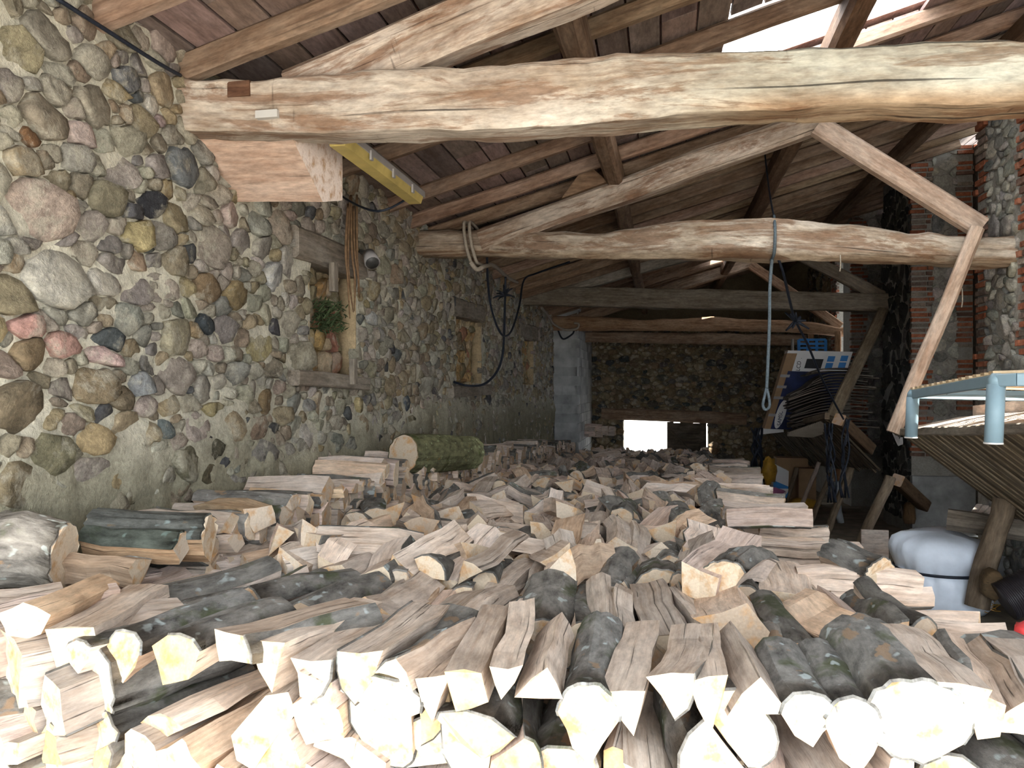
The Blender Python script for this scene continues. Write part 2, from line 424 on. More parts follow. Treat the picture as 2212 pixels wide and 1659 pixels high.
box(wall_l, (XL - .75, Y0W, Z0W), (XL - .70, Y1W, Z1W), 0, (.4, .35, .25))
box(wall_l, (XL - .75, Y0W - .05, Z0W), (XL + .0, Y0W, Z1W), 0, (.4, .35, .25))
for (a, b, c, d) in NICHE:   # niche reveals
    for lo, hi in (((XL - .14, a - .01, c - .02), (XL + .0, a, d)), ((XL - .14, b, c - .02), (XL + .0, b + .01, d)), ((XL - .14, a, c - .02), (XL, b, c)), ((XL - .14, a, d), (XL, b, d + .01)), ((XL - .16, a, c), (XL - .14, b, d))):
        box(wall_l, lo, hi, 0, (.55, .42, .25))  # reveal colour also has the warm light mixed in
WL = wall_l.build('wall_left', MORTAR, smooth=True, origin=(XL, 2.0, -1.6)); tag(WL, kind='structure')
# hand-placed big stones: u, v, width px, colour
BIG = [(120, 600, 150, (.55, .52, .44)), (375, 728, 92, (.36, .32, .22)), (195, 832, 100, (.27, .21, .13)), (505, 640, 74, (.34, .26, .14)), (437, 622, 66, (.24, .17, .10)),
       (395, 362, 105, (.20, .21, .21)), (325, 440, 62, (.05, .05, .055)), (80, 455, 150, (.48, .38, .31)), (15, 640, 110, (.33, .28, .18)), (40, 880, 130, (.25, .2, .13)),
       (30, 1050, 130, (.26, .21, .13)), (60, 760, 80, (.27, .2, .12)), (225, 430, 85, (.28, .25, .17)), (270, 170, 60, (.22, .22, .22)), (200, 230, 90, (.34, .30, .23)),
       (90, 255, 110, (.32, .27, .2)), (290, 510, 66, (.46, .38, .2)), (100, 80, 110, (.34, .31, .25)), (190, 130, 70, (.4, .37, .3)), (300, 830, 54, (.33, .34, .34)), (440, 702, 50, (.06, .07, .075)),
       (225, 735, 60, (.09, .1, .1)), (130, 745, 60, (.56, .34, .28)), (50, 705, 66, (.55, .32, .27)), (210, 765, 60, (.58, .42, .38)), (350, 925, 36, (.22, .25, .24)), (590, 600, 76, (.52, .51, .48)),
       (570, 870, 56, (.25, .18, .1)), (400, 1000, 90, (.22, .2, .13)), (560, 985, 80, (.25, .23, .2)), (460, 970, 40, (.10, .09, .06)), (260, 860, 60, (.26, .21, .14)), (285, 1060, 60, (.2, .17, .11)), (440, 1030, 46, (.12, .1, .06)),
       (100, 985, 100, (.23, .21, .13)), (640, 780, 90, (.38, .34, .25)), (835, 680, 46, (.3, .27, .2)), (800, 690, 40, (.44, .44, .42)), (430, 390, 60, (.3, .27, .2)), (110, 200, 60, (.42, .38, .3)), (160, 340, 70, (.35, .33, .28)), (45, 350, 70, (.38, .30, .19)),
       (875, 870, 30, (.1, .12, .14)), (965, 940, 32, (.05, .055, .07)), (815, 955, 40, (.06, .06, .06)), (880, 915, 40, (.25, .22, .14)), (370, 300, 60, (.33, .3, .24)), (60, 290, 36, (.22, .12, .06)), (160, 290, 60, (.62, .50, .44))]
fixed = []
for (u, v, px, col) in BIG:
    y, z = wl(u, v); q = proj((XL, y, z)); r = px / F * q[2] * .60
    fixed.append((y, z, min(r, .26), col))
def hl(c, fx): return (rr(.026, .042) if fx else rr(.010, .034))
stonework(WL, (1.4, 16.3, -1.7, 1.66), (Vector((XL, 0, 0)), VY, VZ, VX),
          [(260, .11, .15), (2600, .07, .105), (14000, .045, .065), (26000, .024, .042)], 0.0042, hl, fixed, lambda y, z, r: in_niche(y, z, -.02) or in_niche(y + r * .6, z) or in_niche(y - r * .6, z) or in_niche(y, z + r * .5) or in_niche(y, z - r * .5), 300, 10, None, .72)
warm = [((.55, .36, .16), 4), ((.50, .40, .24), 4), ((.30, .24, .14), 3), ((.45, .22, .14), 1)]  # niche stone palette: warm light inside is put into the ochre colours
for (a, b, c, d) in NICHE:
    stonework(WL, (a + .03, b - .03, c + .02, d - .02), (Vector((XL - .14, 0, 0)), VY, VZ, VX), [(400, .06, .10), (900, .03, .05)], .006, lambda c_, f: rr(.02, .06), (), None, 40, 8, lambda c_: stone_col(warm))
mb = MB()
a, b, c, d = NICHE[0]; mo = Vector((XL - .06, (a + b) / 2 - .05, c + .52 * (d - c)))
for k in range(260):
    q = mo + Vector((rr(-.03, .10), rr(-.17, .17), rr(-.12, .10))); dr = Vector((rr(.2, 1), rr(-1, 1), rr(-.6, 1))).normalized() * rr(.03, .07)
    tube(mb, [q, q + dr * .5, q + dr], [.006, .005, .001], 3)
tag(mb.build('moss', MOSS, WL), kind='stuff')

# timbers let into the wall: lintels, sills, pegs
def wall_timber(name, uv0, uv1, hpx, mat, label, out=.06, deep=.2, cat='timber', group=None, amp=.015):
    a = pX(*uv0, XL); b = pX(*uv1, XL); h = hpx / F * proj((a + b) / 2)[2]
    mb = MB(); off = VX * (out - deep) * .5
    bar(mb, a + off, b + off, deep + out, h, VZ, 6, amp, .1)
    return tag(mb.build(name, mat), label, cat, group)
wall_timber('lintel', (628, 522), (778, 574), 66, GREYW, 'rough double timber lintel with dead stems over the mossy blocked window', .05)
wall_timber('lintel', (972, 660), (1040, 678), 40, GREYW, 'square-cut dark lintel over the blocked window beside the hanging cord loops', .05)
wall_timber('lintel', (1120, 712), (1158, 722), 34, GREYW, 'dark lintel over the narrow blocked window by the whitewashed blocks', .04)
wall_timber('sill', (622, 815), (778, 829), 30, GREYW, 'long worn timber sill with an upright peg under the mossy window', .09)
wall_timber('sill', (965, 846), (1050, 842), 24, GREYW, 'dark sagging timber sill under the blocked window by the cord loops', .08)
for (u, v0, v1, lab) in ((720, 568, 630, 'short grey upright wooden strip hanging from the double lintel'), (763, 775, 830, 'short upright wooden peg standing on the long worn sill')):
    p0 = pX(u, v0, XL + .10); p1 = pX(u + 1, v1, XL + .10); mb = MB(); bar(mb, p0, p1, .075, .04, VX, 2, .004); tag(mb.build('wooden_peg', GREYW), lab, 'peg')

# ---- whitewashed block stub and back wall
YB = 19.4; XS = -1.74
st = MB(); box(st, (XL - .6, 16.4, -2.6), (XS, 16.5, 2.6)); box(st, (XS - .1, 16.5, -2.6), (XS, YB, 2.6))
STUB = st.build('wall_stub', BLOCK, origin=(XL, 16.4, -2.3)); tag(STUB, kind='structure')
for r_ in range(22):
    z = -2.35 + r_ * .2; k = 0; x = XL + .01 + (.0 if r_ % 2 else -.0)
    for (x0, x1) in (((XL, XL + .20), (XL + .20, XS)) if r_ % 2 else ((XL, XL + .40), (XL + .40, XS))):
        mb = MB(); box(mb, (x0 + .006, 16.385 - rr(0, .008), z + .006), (x1 - .006, 16.42, z + .194), 0, (rr(.8, 1.15),) * 3); mb.build('block', BLOCK, STUB)
    y = 16.4
    while y < YB - .1:
        L = .5; mb = MB(); box(mb, (XS - .02, y + .006 - (.25 if r_ % 2 else 0), z + .006), (XS + .012 + rr(0, .006), min(YB, y + L - .006 - (.25 if r_ % 2 else 0)), z + .194), 0, (rr(.75, 1.1),) * 3); mb.build('block', BLOCK, STUB); y += L
DX0, DX1 = pY(1346, 900, YB).x, pY(1531, 900, YB).x
DZ1 = pY(1440, 906, YB).z; DZ0 = floor_z(YB)
bw = MB(); XR = 3.45
for lo, hi in (((XL, YB, -2.6), (DX0, YB + .5, 3.4)), ((DX1, YB, -2.6), (4.6, YB + .5, 3.4)), ((DX0, YB, DZ1), (DX1, YB + .5, 3.4))): box(bw, lo, hi, 0, (.20, .16, .10))
WB = bw.build('wall_back', MORTAR, origin=(0, YB, -2.4)); tag(WB, kind='structure')
backpal = [((.20, .15, .09), 5), ((.26, .20, .12), 4), ((.13, .12, .10), 3), ((.32, .26, .17), 2), ((.07, .08, .08), 1)]
stonework(WB, (XS, 3.7, -2.4, 1.4), (Vector((0, YB, 0)), VX, VZ, -VY), [(700, .10, .16), (4000, .06, .09), (7000, .035, .05)], .005, lambda c, f: rr(.02, .05), (),
          lambda x, z, r: DX0 - r * .5 < x < DX1 + r * .5 and z < DZ1 + r * .4, 300, 11, lambda c: stone_col(backpal), .62)
mb = MB(); bar(mb, (pY(1300, 897, YB).x, YB - .03, pY(1300, 890, YB).z - .03), (pY(1612, 905, YB).x, YB - .03, pY(1612, 905, YB).z), .25, .30, VZ, 8, .03)
tag(mb.build('lintel', RAFT), 'long dark timber lintel above the bright back doorway', 'timber')
# open door leaf
dl = thing('barn_door', (DX1 - .5, YB + .3, DZ0), 'dark plank door leaf with brace standing in the bright back doorway', 'door')
dx0, dx1 = pY(1441, 900, YB).x, pY(1527, 900, YB).x; dz1 = DZ1 - .05
nb = 6
for i in range(nb):
    xa = dx0 + (dx1 - dx0) * i / nb; xb = dx0 + (dx1 - dx0) * (i + 1) / nb; mb = MB(); box(mb, (xa + .0005, YB + .28 + .004 * (i % 2), DZ0 + .05), (xb + .004, YB + .31 + .004 * (i % 2), dz1 - .02 - .03 * (i % 3 == 1))); mb.build('plank', DKBOARD, dl)
for z in (dz1 - .2, DZ0 + .4):
    mb = MB(); box(mb, (dx0, YB + .24, z - .06), (dx1, YB + .28, z + .06)); mb.build('ledge', DKBOARD, dl)
mb = MB(); bar(mb, (dx0 + .1, YB + .26, dz1 - .25), (dx1 - .1, YB + .26, DZ0 + .5), .04, .12, VY, 1); mb.build('brace', DKBOARD, dl)
mb = MB(); box(mb, (dx1 - .14, YB + .23, DZ0 + .05), (dx1 + .0, YB + .28, dz1)); mb.build('stile', DKBOARD, dl)

# ---- brick and stone pillars, wall_right
PB = {'stone': [((.34, .33, .29), 4), ((.42, .40, .36), 4), ((.25, .25, .23), 3), ((.48, .45, .39), 2)]}
brick_mesh = []
def bricks(parent, fr, a0, a1, z0, z1, course=.072, lens=(.20, .24), out=.03, red=.6):
    O, ea, eb, en = fr; z = z0
    while z < z1:
        a = a0 + rr(-.03, .0)
        while a < a1 - .04:
            L = min(rr(*lens), a1 - a + rr(-.03, .03))
            if L > .06 and R.random() < .93:
                c = (.34, .115, .06) if R.random() < red else R.choice([(.17, .10, .075), (.22, .16, .13), (.26, .21, .17)])
                k = rr(.7, 1.2); h = course - .022 - rr(0, .008); o = out + rr(-.02, .01); mb = MB()
                p = [(a, z), (a + L - .012, z + rr(-.004, .004)), (a + L - .012, z + h), (a, z + h + rr(-.004, .004))]
                vs = [O + ea * x + eb * y + en * -.04 for x, y in p] + [O + ea * (x * .97 + (a + L / 2) * .03) + eb * y + en * (o + rr(-.004, .004)) for x, y in p]
                mb.add(vs, [(0, 1, 5, 4), (1, 2, 6, 5), (2, 3, 7, 6), (3, 0, 4, 7), (4, 5, 6, 7)], 0, None, tuple(x * k for x in c)); mb.build('brick', BRICK, parent)
            a += L
        z += course
def pillar(lo, hi, label):
    mb = MB(); box(mb, lo, hi, 0, (.33, .31, .27)); o = mb.build('pillar', MORTAR, origin=((lo[0] + hi[0]) / 2, (lo[1] + hi[1]) / 2, lo[2])); tag(o, label, 'pillar', None, 'structure'); return o
grey = lambda c: stone_col(PB['stone'])
ZT = 3.35
# pillar beside the hay rack (its inner face seen edge on)
PA = pillar((2.86, 6.2, -1.9), (3.9, 7.78, 2.95), 'grey stone pillar with brick corners carrying the thick round tie beam')
frA = (Vector((2.86, 0, 0)), VY, VZ, -VX)
bricks(PA, frA, 7.56, 7.80, -.6, 2.9, red=.5); bricks(PA, frA, 6.70, 6.95, .2, 2.9, red=.6)
stonework(PA, (6.2, 7.56, -1.8, 2.95), frA, [(60, .10, .14), (900, .05, .08), (2500, .03, .045)], .008, lambda c, f: rr(.01, .03), (), lambda y, z, r: 6.68 < y < 6.98 and z > .2, 120, 10, grey, .75)
frA2 = (Vector((0, 6.2, 0)), VX, VZ, -VY)
bricks(PA, frA2, 2.86, 3.12, -1.2, 2.95, red=.6)
stonework(PA, (3.12, 3.9, -1.9, 2.95), frA2, [(60, .10, .14), (600, .05, .08), (1200, .03, .045)], .008, lambda c, f: rr(.01, .03), (), None, 0, 10, grey, .75)
PBx0, PBx1 = 3.42, 4.24
PBp = pillar((PBx0, 11.6, -2.2), (PBx1, 13.0, ZT), 'tall brick and rubble pillar behind the sloping pole, with a rendered foot')
frB = (Vector((0, 11.6, 0)), VX, VZ, -VY)
bricks(PBp, frB, PBx0, PBx0 + .27, -.95, 3.3, red=.65); bricks(PBp, frB, PBx1 - .24, PBx1, -.95, 3.3, red=.65)
stonework(PBp, (PBx0 + .26, PBx1 - .24, -1.0, 3.3), frB, [(100, .10, .15), (500, .05, .08), (900, .03, .045)], .008, lambda c, f: rr(.01, .03), (), None, 80, 8, grey)
mb = MB(); box(mb, (PBx0 - .02, 11.5, -2.2), (PBx1 + 1.0, 11.6, -1.22)); mb.build('rendered_foot', CONC, PBp)
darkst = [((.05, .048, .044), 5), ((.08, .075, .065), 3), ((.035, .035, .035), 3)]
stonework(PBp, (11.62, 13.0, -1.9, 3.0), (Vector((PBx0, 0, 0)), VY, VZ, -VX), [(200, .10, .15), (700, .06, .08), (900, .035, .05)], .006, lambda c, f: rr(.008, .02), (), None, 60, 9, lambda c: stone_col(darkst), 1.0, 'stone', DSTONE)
PC = pillar((3.46, 15.25, -2.3), (4.4, 15.9, ZT), 'brick pillar with a patch of white plaster beyond the stacked boards')
frC = (Vector((0, 15.25, 0)), VX, VZ, -VY)
bricks(PC, frC, 3.46, 3.74, -1.2, 3.3, red=.7); bricks(PC, frC, 4.02, 4.32, -1.2, 3.3, red=.7)
stonework(PC, (3.74, 4.02, -1.2, 3.3), frC, [(60, .08, .12), (300, .05, .07)], .008, lambda c, f: rr(.02, .04), (), None, 40, 8, lambda c: stone_col([((.42, .40, .36), 3), ((.3, .28, .25), 2)]))
mb = MB(); q = pY(1872, 445, 15.2); stone_add(mb, [(q.x + .22 * math.cos(k), q.z + .24 * math.sin(k)) for k in [i * .6283 for i in range(10)]], frC, .05, (.62, .6, .56)); mb.build('plaster_patch', STONE, PC, True)
PDp = pillar((3.46, 16.45, -2.4), (3.9, YB, ZT), 'brick wall pier between the light slit and the dark back wall')
frD = (Vector((3.46, 0, 0)), VY, VZ, -VX)
bricks(PDp, frD, 16.46, 17.0, .2, 3.0, red=.55)
stonework(PDp, (17.0, YB, -1.0, 3.0), frD, [(80, .10, .15), (600, .06, .08)], .008, lambda c, f: rr(.02, .04), (), None, 30, 9, lambda c: stone_col(backpal))
# boarding that closes the bays of the wall
wr = MB()
for i in range(40):
    y = -.4 + i * .165
    if y > 6.2: break
    box(wr, (3.9, y, -1.9), (3.94, y + .16, 3.3), 0, (.8, .8, .8))
for i in range(23):
    y = 7.86 + i * .165; z1 = 3.3
    box(wr, (4.2, y, -2.0), (4.24, y + .158, z1), 0, (.35, .35, .35))
box(wr, (4.2, 13.0, -2.3), (4.24, 15.3, 3.4), 0, (.3, .3, .3)); 
box(wr, (4.0, 15.9, -2.3), (4.04, 16.45, -.15), 0, (.5, .5, .5)); box(wr, (4.0, 15.9, 2.3), (4.04, 16.45, 3.4), 0, (.5, .5, .5))
WR = wr.build('wall_right', GREYW, origin=(3.95, 5, -1.8)); tag(WR, kind='structure')

# ---- front gable above the wide opening behind the viewpoint
YF = -0.12
mb = MB(); box(mb, (XL - .7, YF - .3, 1.46), (4.2, YF, 3.6), 0, (.45, .4, .3)); o = mb.build('wall_front', MORTAR); tag(o, kind='structure')

# ================================================================== ROOF
HOLES = [(.36, 1.95, 5.14, 6.25), (2.15, 3.1, 1.4, 3.7), (.95, 1.75, 15.0, 15.75)]  # middle opening is added out of view so sun reaches the rack deck
ce = MB(); box(ce, (XL - .6, -.45, 1.56), (XL - .5, 19.9, 1.60), 0); CE = ce.build('ceiling', BOARD, origin=(0, 3, 2)); tag(CE, kind='structure')
RY = [2.20 + .58 * k for k in range(-5, 31)]
sl = Vector((1, 0, .285)).normalized(); sn = Vector((-.285, 0, 1)).normalized()
def in_hole(x, y0, y1):
    return [h for h in HOLES if h[0] - .02 <= x <= h[1] and y0 < h[3] and y1 > h[2]]
x = XL - .55; bi = 0
while x < 4.8:
    wd = rr(.17, .23); y = -.45 + rr(-.9, 0)
    segs = []
    while y < 19.7:
        L = 1.74 + rr(-.1, .1) if R.random() < .7 else 2.32; segs.append((max(y, -.45), min(y + L - .006, 19.8))); y += L
    out = []
    for (a, b) in segs:
        hs = in_hole(x + wd / 2, a, b)
        parts = [(a, b)]
        for h in hs:
            np_ = []
            for (p, q) in parts:
                if q <= h[2] or p >= h[3]: np_.append((p, q)); continue
                if p < h[2] - .05: np_.append((p, h[2]))
                if q > h[3] + .05: np_.append((h[3], q))
            parts = np_
        out += parts
    for (a, b) in out:
        if b - a < .05: continue
        mb = MB(); z = roof_z(x + wd / 2) + .075; c = Vector((x + wd / 2, 0, z)); k = rr(.65, 1.25); tn = (k * rr(.95, 1.1), k, k * rr(.9, 1.05)); off = rr(0, 60)
        vs = []; gr = []
        for yy in (a, b):
            for (s_, n_) in ((-wd / 2 + .004, -.012), (wd / 2 - .003, -.012 + rr(-.004, .004)), (wd / 2 - .003, .012), (-wd / 2 + .004, .012)):
                q = c + sl * s_ + sn * n_; vs.append((q.x, yy, q.z)); gr.append((yy + off, s_ + off, n_))
        mb.add(vs, [(0, 1, 2, 3), (7, 6, 5, 4), (0, 4, 5, 1), (1, 5, 6, 2), (2, 6, 7, 3), (3, 7, 4, 0)], 0, gr, tn)
        mb.build('roof_board', BOARD, CE); bi += 1
    x += wd
# weather skin above the boards keeps the joints dark (tiles), left open at the holes
tl = MB()
xs = sorted({XL - .6, 5.0, *[h[0] for h in HOLES], *[h[1] + .1 for h in HOLES]}); ys = sorted({-.5, 19.95, *[h[2] for h in HOLES], *[h[3] for h in HOLES]})
for i in range(len(xs) - 1):
    for j in range(len(ys) - 1):
        xm, ym = (xs[i] + xs[i + 1]) / 2, (ys[j] + ys[j + 1]) / 2
        if any(h[0] <= xm <= h[1] + .1 and h[2] <= ym <= h[3] for h in HOLES): continue
        za, zb = roof_z(xs[i]) + .14, roof_z(xs[i + 1]) + .14
        v8 = [(xs[i], ys[j], za), (xs[i + 1], ys[j], zb), (xs[i + 1], ys[j + 1], zb), (xs[i], ys[j + 1], za)]
        tl.add(v8 + [(p[0], p[1], p[2] + .03) for p in v8], [(0, 3, 2, 1), (4, 5, 6, 7), (0, 1, 5, 4), (1, 2, 6, 5), (2, 3, 7, 6), (3, 0, 4, 7)], 0, None, (.5, .3, .25))
tl.build('tile_skin', BRICK, CE)
# translucent sheet over the hole
m, t, b = nt('milky_roof_sheet', .5); tr = N(t, 'ShaderNodeBsdfTranslucent'); tr.inputs[0].default_value = (.9, .92, .95, 1); t.links.new(tr.outputs[0], t.nodes['Material Output'].inputs[0]); MILK = m
for h in (HOLES[0],):
    mb = MB(); n = 24; vs = []; fs = []
    for i in range(n * 4 + 1):
        xx = h[0] - .05 + (h[1] - h[0] + .15) * i / (n * 4); zz = roof_z(xx) + .16 + .012 * math.sin(i * math.pi / 2)
        vs += [(xx, h[2] - .1, zz), (xx, h[3] + .1, zz)]
    for i in range(n * 4): fs.append((2 * i, 2 * i + 2, 2 * i + 3, 2 * i + 1))
    mb.add(vs, fs); tag(mb.build('roof_light', MILK, smooth=True), 'milky corrugated sheet letting white daylight through the roof gap', 'skylight')

# rafters
ORD = ['first', 'second', 'third', 'fourth', 'fifth', 'sixth', 'seventh', 'eighth', 'ninth', 'tenth', 'eleventh']; RC = {}
def rafter_label(y):
    i = sum(y > q for q in (3.3, 7.0, 12.7, 16.1)); nm = ['', 'massive hewn tie beam', 'rope-wound round beam', 'square dark beam', 'wavy sunlit beam'][i]
    k = RC[i] = RC.get(i, -1) + 1
    return f'{ORD[k]} rough rafter beyond the {nm}' if i else f'{ORD[k]} rough rafter between the front gable and the massive hewn beam'
for k, y in enumerate(RY):
    if y > 19.3 or y < -.4 or 5.5 < y < 5.9: continue
    y += rr(-.04, .04); mb = MB(); cc = rr(.75, 1.25); yy2 = y + rr(-.06, .06)
    p0 = Vector((XL - .35, y, roof_z(XL - .35) - .005)); p1 = Vector((4.0, yy2, roof_z(4.0) - .005))
    bar(mb, p0, p1, rr(.085, .11), rr(.11, .14), VZ, 10, .022, .22, (cc, cc * rr(.93, 1.0), cc * rr(.88, 1.0)), 0, 1.0, rr(-.015, .03))
    tag(mb.build('rafter', RAFT, smooth=False), rafter_label(y), 'rafter', 'rafters under the roof boards')

def poly_at(pts, u):
    for (a, b), (c, d) in zip(pts, pts[1:]):
        if a <= u <= c: return b + (d - b) * (u - a) / (c - a)
    return pts[0][1] if u < pts[0][0] else pts[-1][1]
def tie_beam(top, bot, Ya, Yb, thick, label, mat, ext0=.25, ext1=.4, amp=.022, rnd=.13, name='tie_beam', col=(1, 1, 1), nst=60, colf=None):
    u0, u1 = top[0][0], top[-1][0]; st_ = []
    for i in range(nst + 1):
        u = u0 + (u1 - u0) * i / nst; Yf = Ya + (Yb - Ya) * i / nst
        a = pY(u, poly_at(top, u), Yf); b = pY(u, poly_at(bot, u), Yf); st_.append((a.x, Yf, a.z, b.z))
    f, l = st_[0], st_[-1]; st_ = [(f[0] - ext0, f[1], f[2], f[3])] + st_ + [(l[0] + ext1, l[1], l[2], l[3])]
    mb = MB(); rings = []; grs = []; off = rr(0, 40); cl = []
    for (X, Yf, zt, zb) in st_:
        hh = (zt - zb) / 2; zc = (zt + zb) / 2; hw = thick / 2; yc = Yf + hw; ring = []
        cz, cy = rnd * hh, rnd * hw
        base = [(-hw, -hh + cz), (-hw, -hh * .35), (-hw, hh * .35), (-hw, hh - cz), (-hw + cy * .4, hh - cz * .4), (-hw + cy, hh), (0, hh), (hw - cy, hh), (hw, hh - cz), (hw, 0), (hw, -hh + cz), (hw - cy, -hh), (0, -hh), (-hw + cy, -hh), (-hw + cy * .4, -hh + cz * .4)]
        for (dy, dz) in base:
            n1 = amp * (pnoise(Vector((X * 2.2 + off, dy * 5, dz * 5))) + .5 * pnoise(Vector((X * 7 + off, dy * 9, dz * 9)))); k = 1 + n1 / max(hh, .05)
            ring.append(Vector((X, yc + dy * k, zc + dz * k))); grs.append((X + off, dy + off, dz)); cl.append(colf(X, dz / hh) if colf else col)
        rings.append(ring)
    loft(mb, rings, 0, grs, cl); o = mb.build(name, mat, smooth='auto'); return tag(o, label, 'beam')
B1 = tie_beam([(392, 172), (560, 172), (740, 162), (890, 145), (1100, 142), (1220, 126), (1330, 113), (1480, 104), (1700, 98), (1900, 86), (2100, 78), (2212, 80)],
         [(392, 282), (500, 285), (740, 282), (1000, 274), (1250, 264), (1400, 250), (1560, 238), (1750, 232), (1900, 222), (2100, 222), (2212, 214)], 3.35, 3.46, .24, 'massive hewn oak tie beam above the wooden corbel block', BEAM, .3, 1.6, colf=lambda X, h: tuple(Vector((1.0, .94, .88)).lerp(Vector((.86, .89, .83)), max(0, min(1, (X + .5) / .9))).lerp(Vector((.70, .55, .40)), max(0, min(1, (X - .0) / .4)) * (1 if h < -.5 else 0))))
B2 = tie_beam([(900, 490), (1060, 488), (1200, 497), (1290, 500), (1400, 484), (1500, 474), (1640, 466), (1760, 472), (1860, 486), (1980, 503), (2180, 506)],
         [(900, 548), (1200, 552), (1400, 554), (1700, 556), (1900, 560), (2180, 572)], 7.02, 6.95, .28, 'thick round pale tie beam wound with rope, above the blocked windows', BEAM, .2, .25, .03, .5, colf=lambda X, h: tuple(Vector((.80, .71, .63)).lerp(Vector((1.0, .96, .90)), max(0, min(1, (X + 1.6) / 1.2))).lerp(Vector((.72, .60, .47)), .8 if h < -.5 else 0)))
B3 = tie_beam([(1128, 618), (1400, 622), (1905, 633), (1940, 633)], [(1128, 657), (1400, 664), (1905, 671), (1940, 671)], 12.7, 12.7, .26, 'straight square dark tie beam with a long strut at its end', GREYW, .15, .2, .015, .15, col=(.75, .72, .68))
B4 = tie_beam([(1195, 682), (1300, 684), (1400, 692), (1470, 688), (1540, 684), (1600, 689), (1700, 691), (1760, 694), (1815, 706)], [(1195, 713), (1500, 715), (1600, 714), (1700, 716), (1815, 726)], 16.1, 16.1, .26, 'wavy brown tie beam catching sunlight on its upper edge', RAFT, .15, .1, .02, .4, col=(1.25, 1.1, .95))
B5 = tie_beam([(1246, 716), (1450, 718), (1690, 722)], [(1246, 738), (1450, 741), (1690, 746)], 17.6, 17.6, .22, 'lower flat brown beam below the sunlit wavy one', RAFT, .05, .5, .02, .3)
# red stain patch, notch and nail plate on the first beam
mb = MB(); q0, q1 = pY(490, 176, 3.345), pY(537, 205, 3.345); box(mb, (q0.x, q0.y + .004, q1.z), (q1.x, q0.y + .1, q0.z), 0, (.55, .4, .33)); mb.build('mortise', RAFT, B1)
mb = MB(); q0, q1 = pY(553, 240, 3.345), pY(600, 253, 3.345); box(mb, (q0.x, q0.y - .008, q1.z), (q1.x, q0.y + .1, q0.z), 0, (.7, .68, .64)); mb.build('chalk_tag', WHITEP, B1)

def timber(name, a, b, wd, ht, mat, label, cat='timber', up=VZ, nseg=8, amp=.02, ch=.15, col=(1, 1, 1), group=None, capm=None, extra=None, **k):
    mb = MB(); bar(mb, a, b, wd, ht, up, nseg, amp, ch, col, **k)
    return tag(mb.build(name, [mat] + ([extra] if extra else [])), label, cat, group)
# principal rafters
timber('principal_rafter', pY(640, 216, 3.55), pY(1420, -118, 3.55), .2, .25, BEAM, 'broad pale principal rafter rising off the massive hewn tie beam', 'beam', amp=.03, nseg=12, col=(1.0, .92, .87))
timber('principal_rafter', pY(1040, 524, 7.1), pY(1765, 262, 7.1), .2, .22, BEAM, 'pale cracked principal rafter rising off the rope-wound beam', 'beam', amp=.02, nseg=12, col=(.90, .82, .77))
timber('principal_rafter', pY(1180, 632, 12.85), pY(1640, 505, 12.85), .2, .24, GREYW, 'grey principal rafter rising off the square dark beam', 'beam', amp=.02)
timber('principal_rafter', pY(1225, 696, 16.25), pY(1625, 566, 16.25), .2, .24, RAFT, 'brown principal rafter above the wavy sunlit beam', 'beam', amp=.02)
# struts
timber('strut', pY(1765, 272, 7.0), pY(2118, 492, 7.0), .12, .17, NEWW, 'pale sawn strut slanting from the rafter head down to the round beam', 'strut', col=(.85, .78, .72), amp=.006)
timber('strut', pY(1640, 505, 12.8), pY(1912, 645, 12.8), .12, .19, GREYW, 'dark strut meeting the end of the square dark beam', 'strut', amp=.01, col=(.8, .75, .7))
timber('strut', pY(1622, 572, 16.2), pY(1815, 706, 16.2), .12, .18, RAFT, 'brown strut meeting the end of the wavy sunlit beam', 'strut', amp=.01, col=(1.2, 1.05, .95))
# purlins and cleats
def purlin(ps, wd, ht, label, mat=RAFT, col=(.8, .75, .7)):
    mb = MB(); pts = [Vector(p) for p in ps]
    for a, b in zip(pts, pts[1:]): bar(mb, a, b, wd, ht, VZ, 6, .015, .2, col)
    return tag(mb.build('purlin', mat), label, 'purlin')
zq = roof_z(-.42) - .16
purlin([(-.55, -.3, roof_z(-.55) - .17), (-.48, 3.5, roof_z(-.48) - .17), (-.42, 7.1, zq), (-.42, 12.9, zq), (-.42, 19.4, zq)], .15, .2, 'purlin crossing under the rafters midway up the slope')
zq = roof_z(1.2) - .17
purlin([(1.12, -.3, zq), (1.16, 3.5, zq), (1.22, 7.1, zq), (1.25, 12.9, zq), (1.25, 19.4, zq)], .17, .2, 'dark purlin crossing in front of the bright roof gap', col=(.6, .5, .42))
zq = roof_z(2.85) - .17
purlin([(2.85, -.3, zq), (2.85, 7.1, zq), (2.85, 19.4, zq)], .15, .2, 'purlin high up the slope near the brick pillars', col=(.55, .5, .45))
mb = MB()
c0 = [pY(1213, 428, 7.0), pY(1268, 352, 7.0), pY(1312, 392, 7.0)]
mb.add(c0 + [p + VY * .16 for p in c0], [(0, 1, 2), (5, 4, 3), (0, 3, 4, 1), (1, 4, 5, 2), (2, 5, 3, 0)], 0, None, (1, .9, .8)); tag(mb.build('cleat', RAFT), 'triangular wooden cleat under the purlin on the cracked rafter', 'cleat')
# wall plate edge cable along the eaves
mb = MB(); tube(mb, smooth_path([pX(120, -5, XL + .05), pX(250, 78, XL + .06), pX(340, 135, XL + .06), pX(390, 163, XL + .05)]), .009, 6); tag(mb.build('cable', CORD, smooth=True), 'black cable running along the top of the stone wall', 'cable')

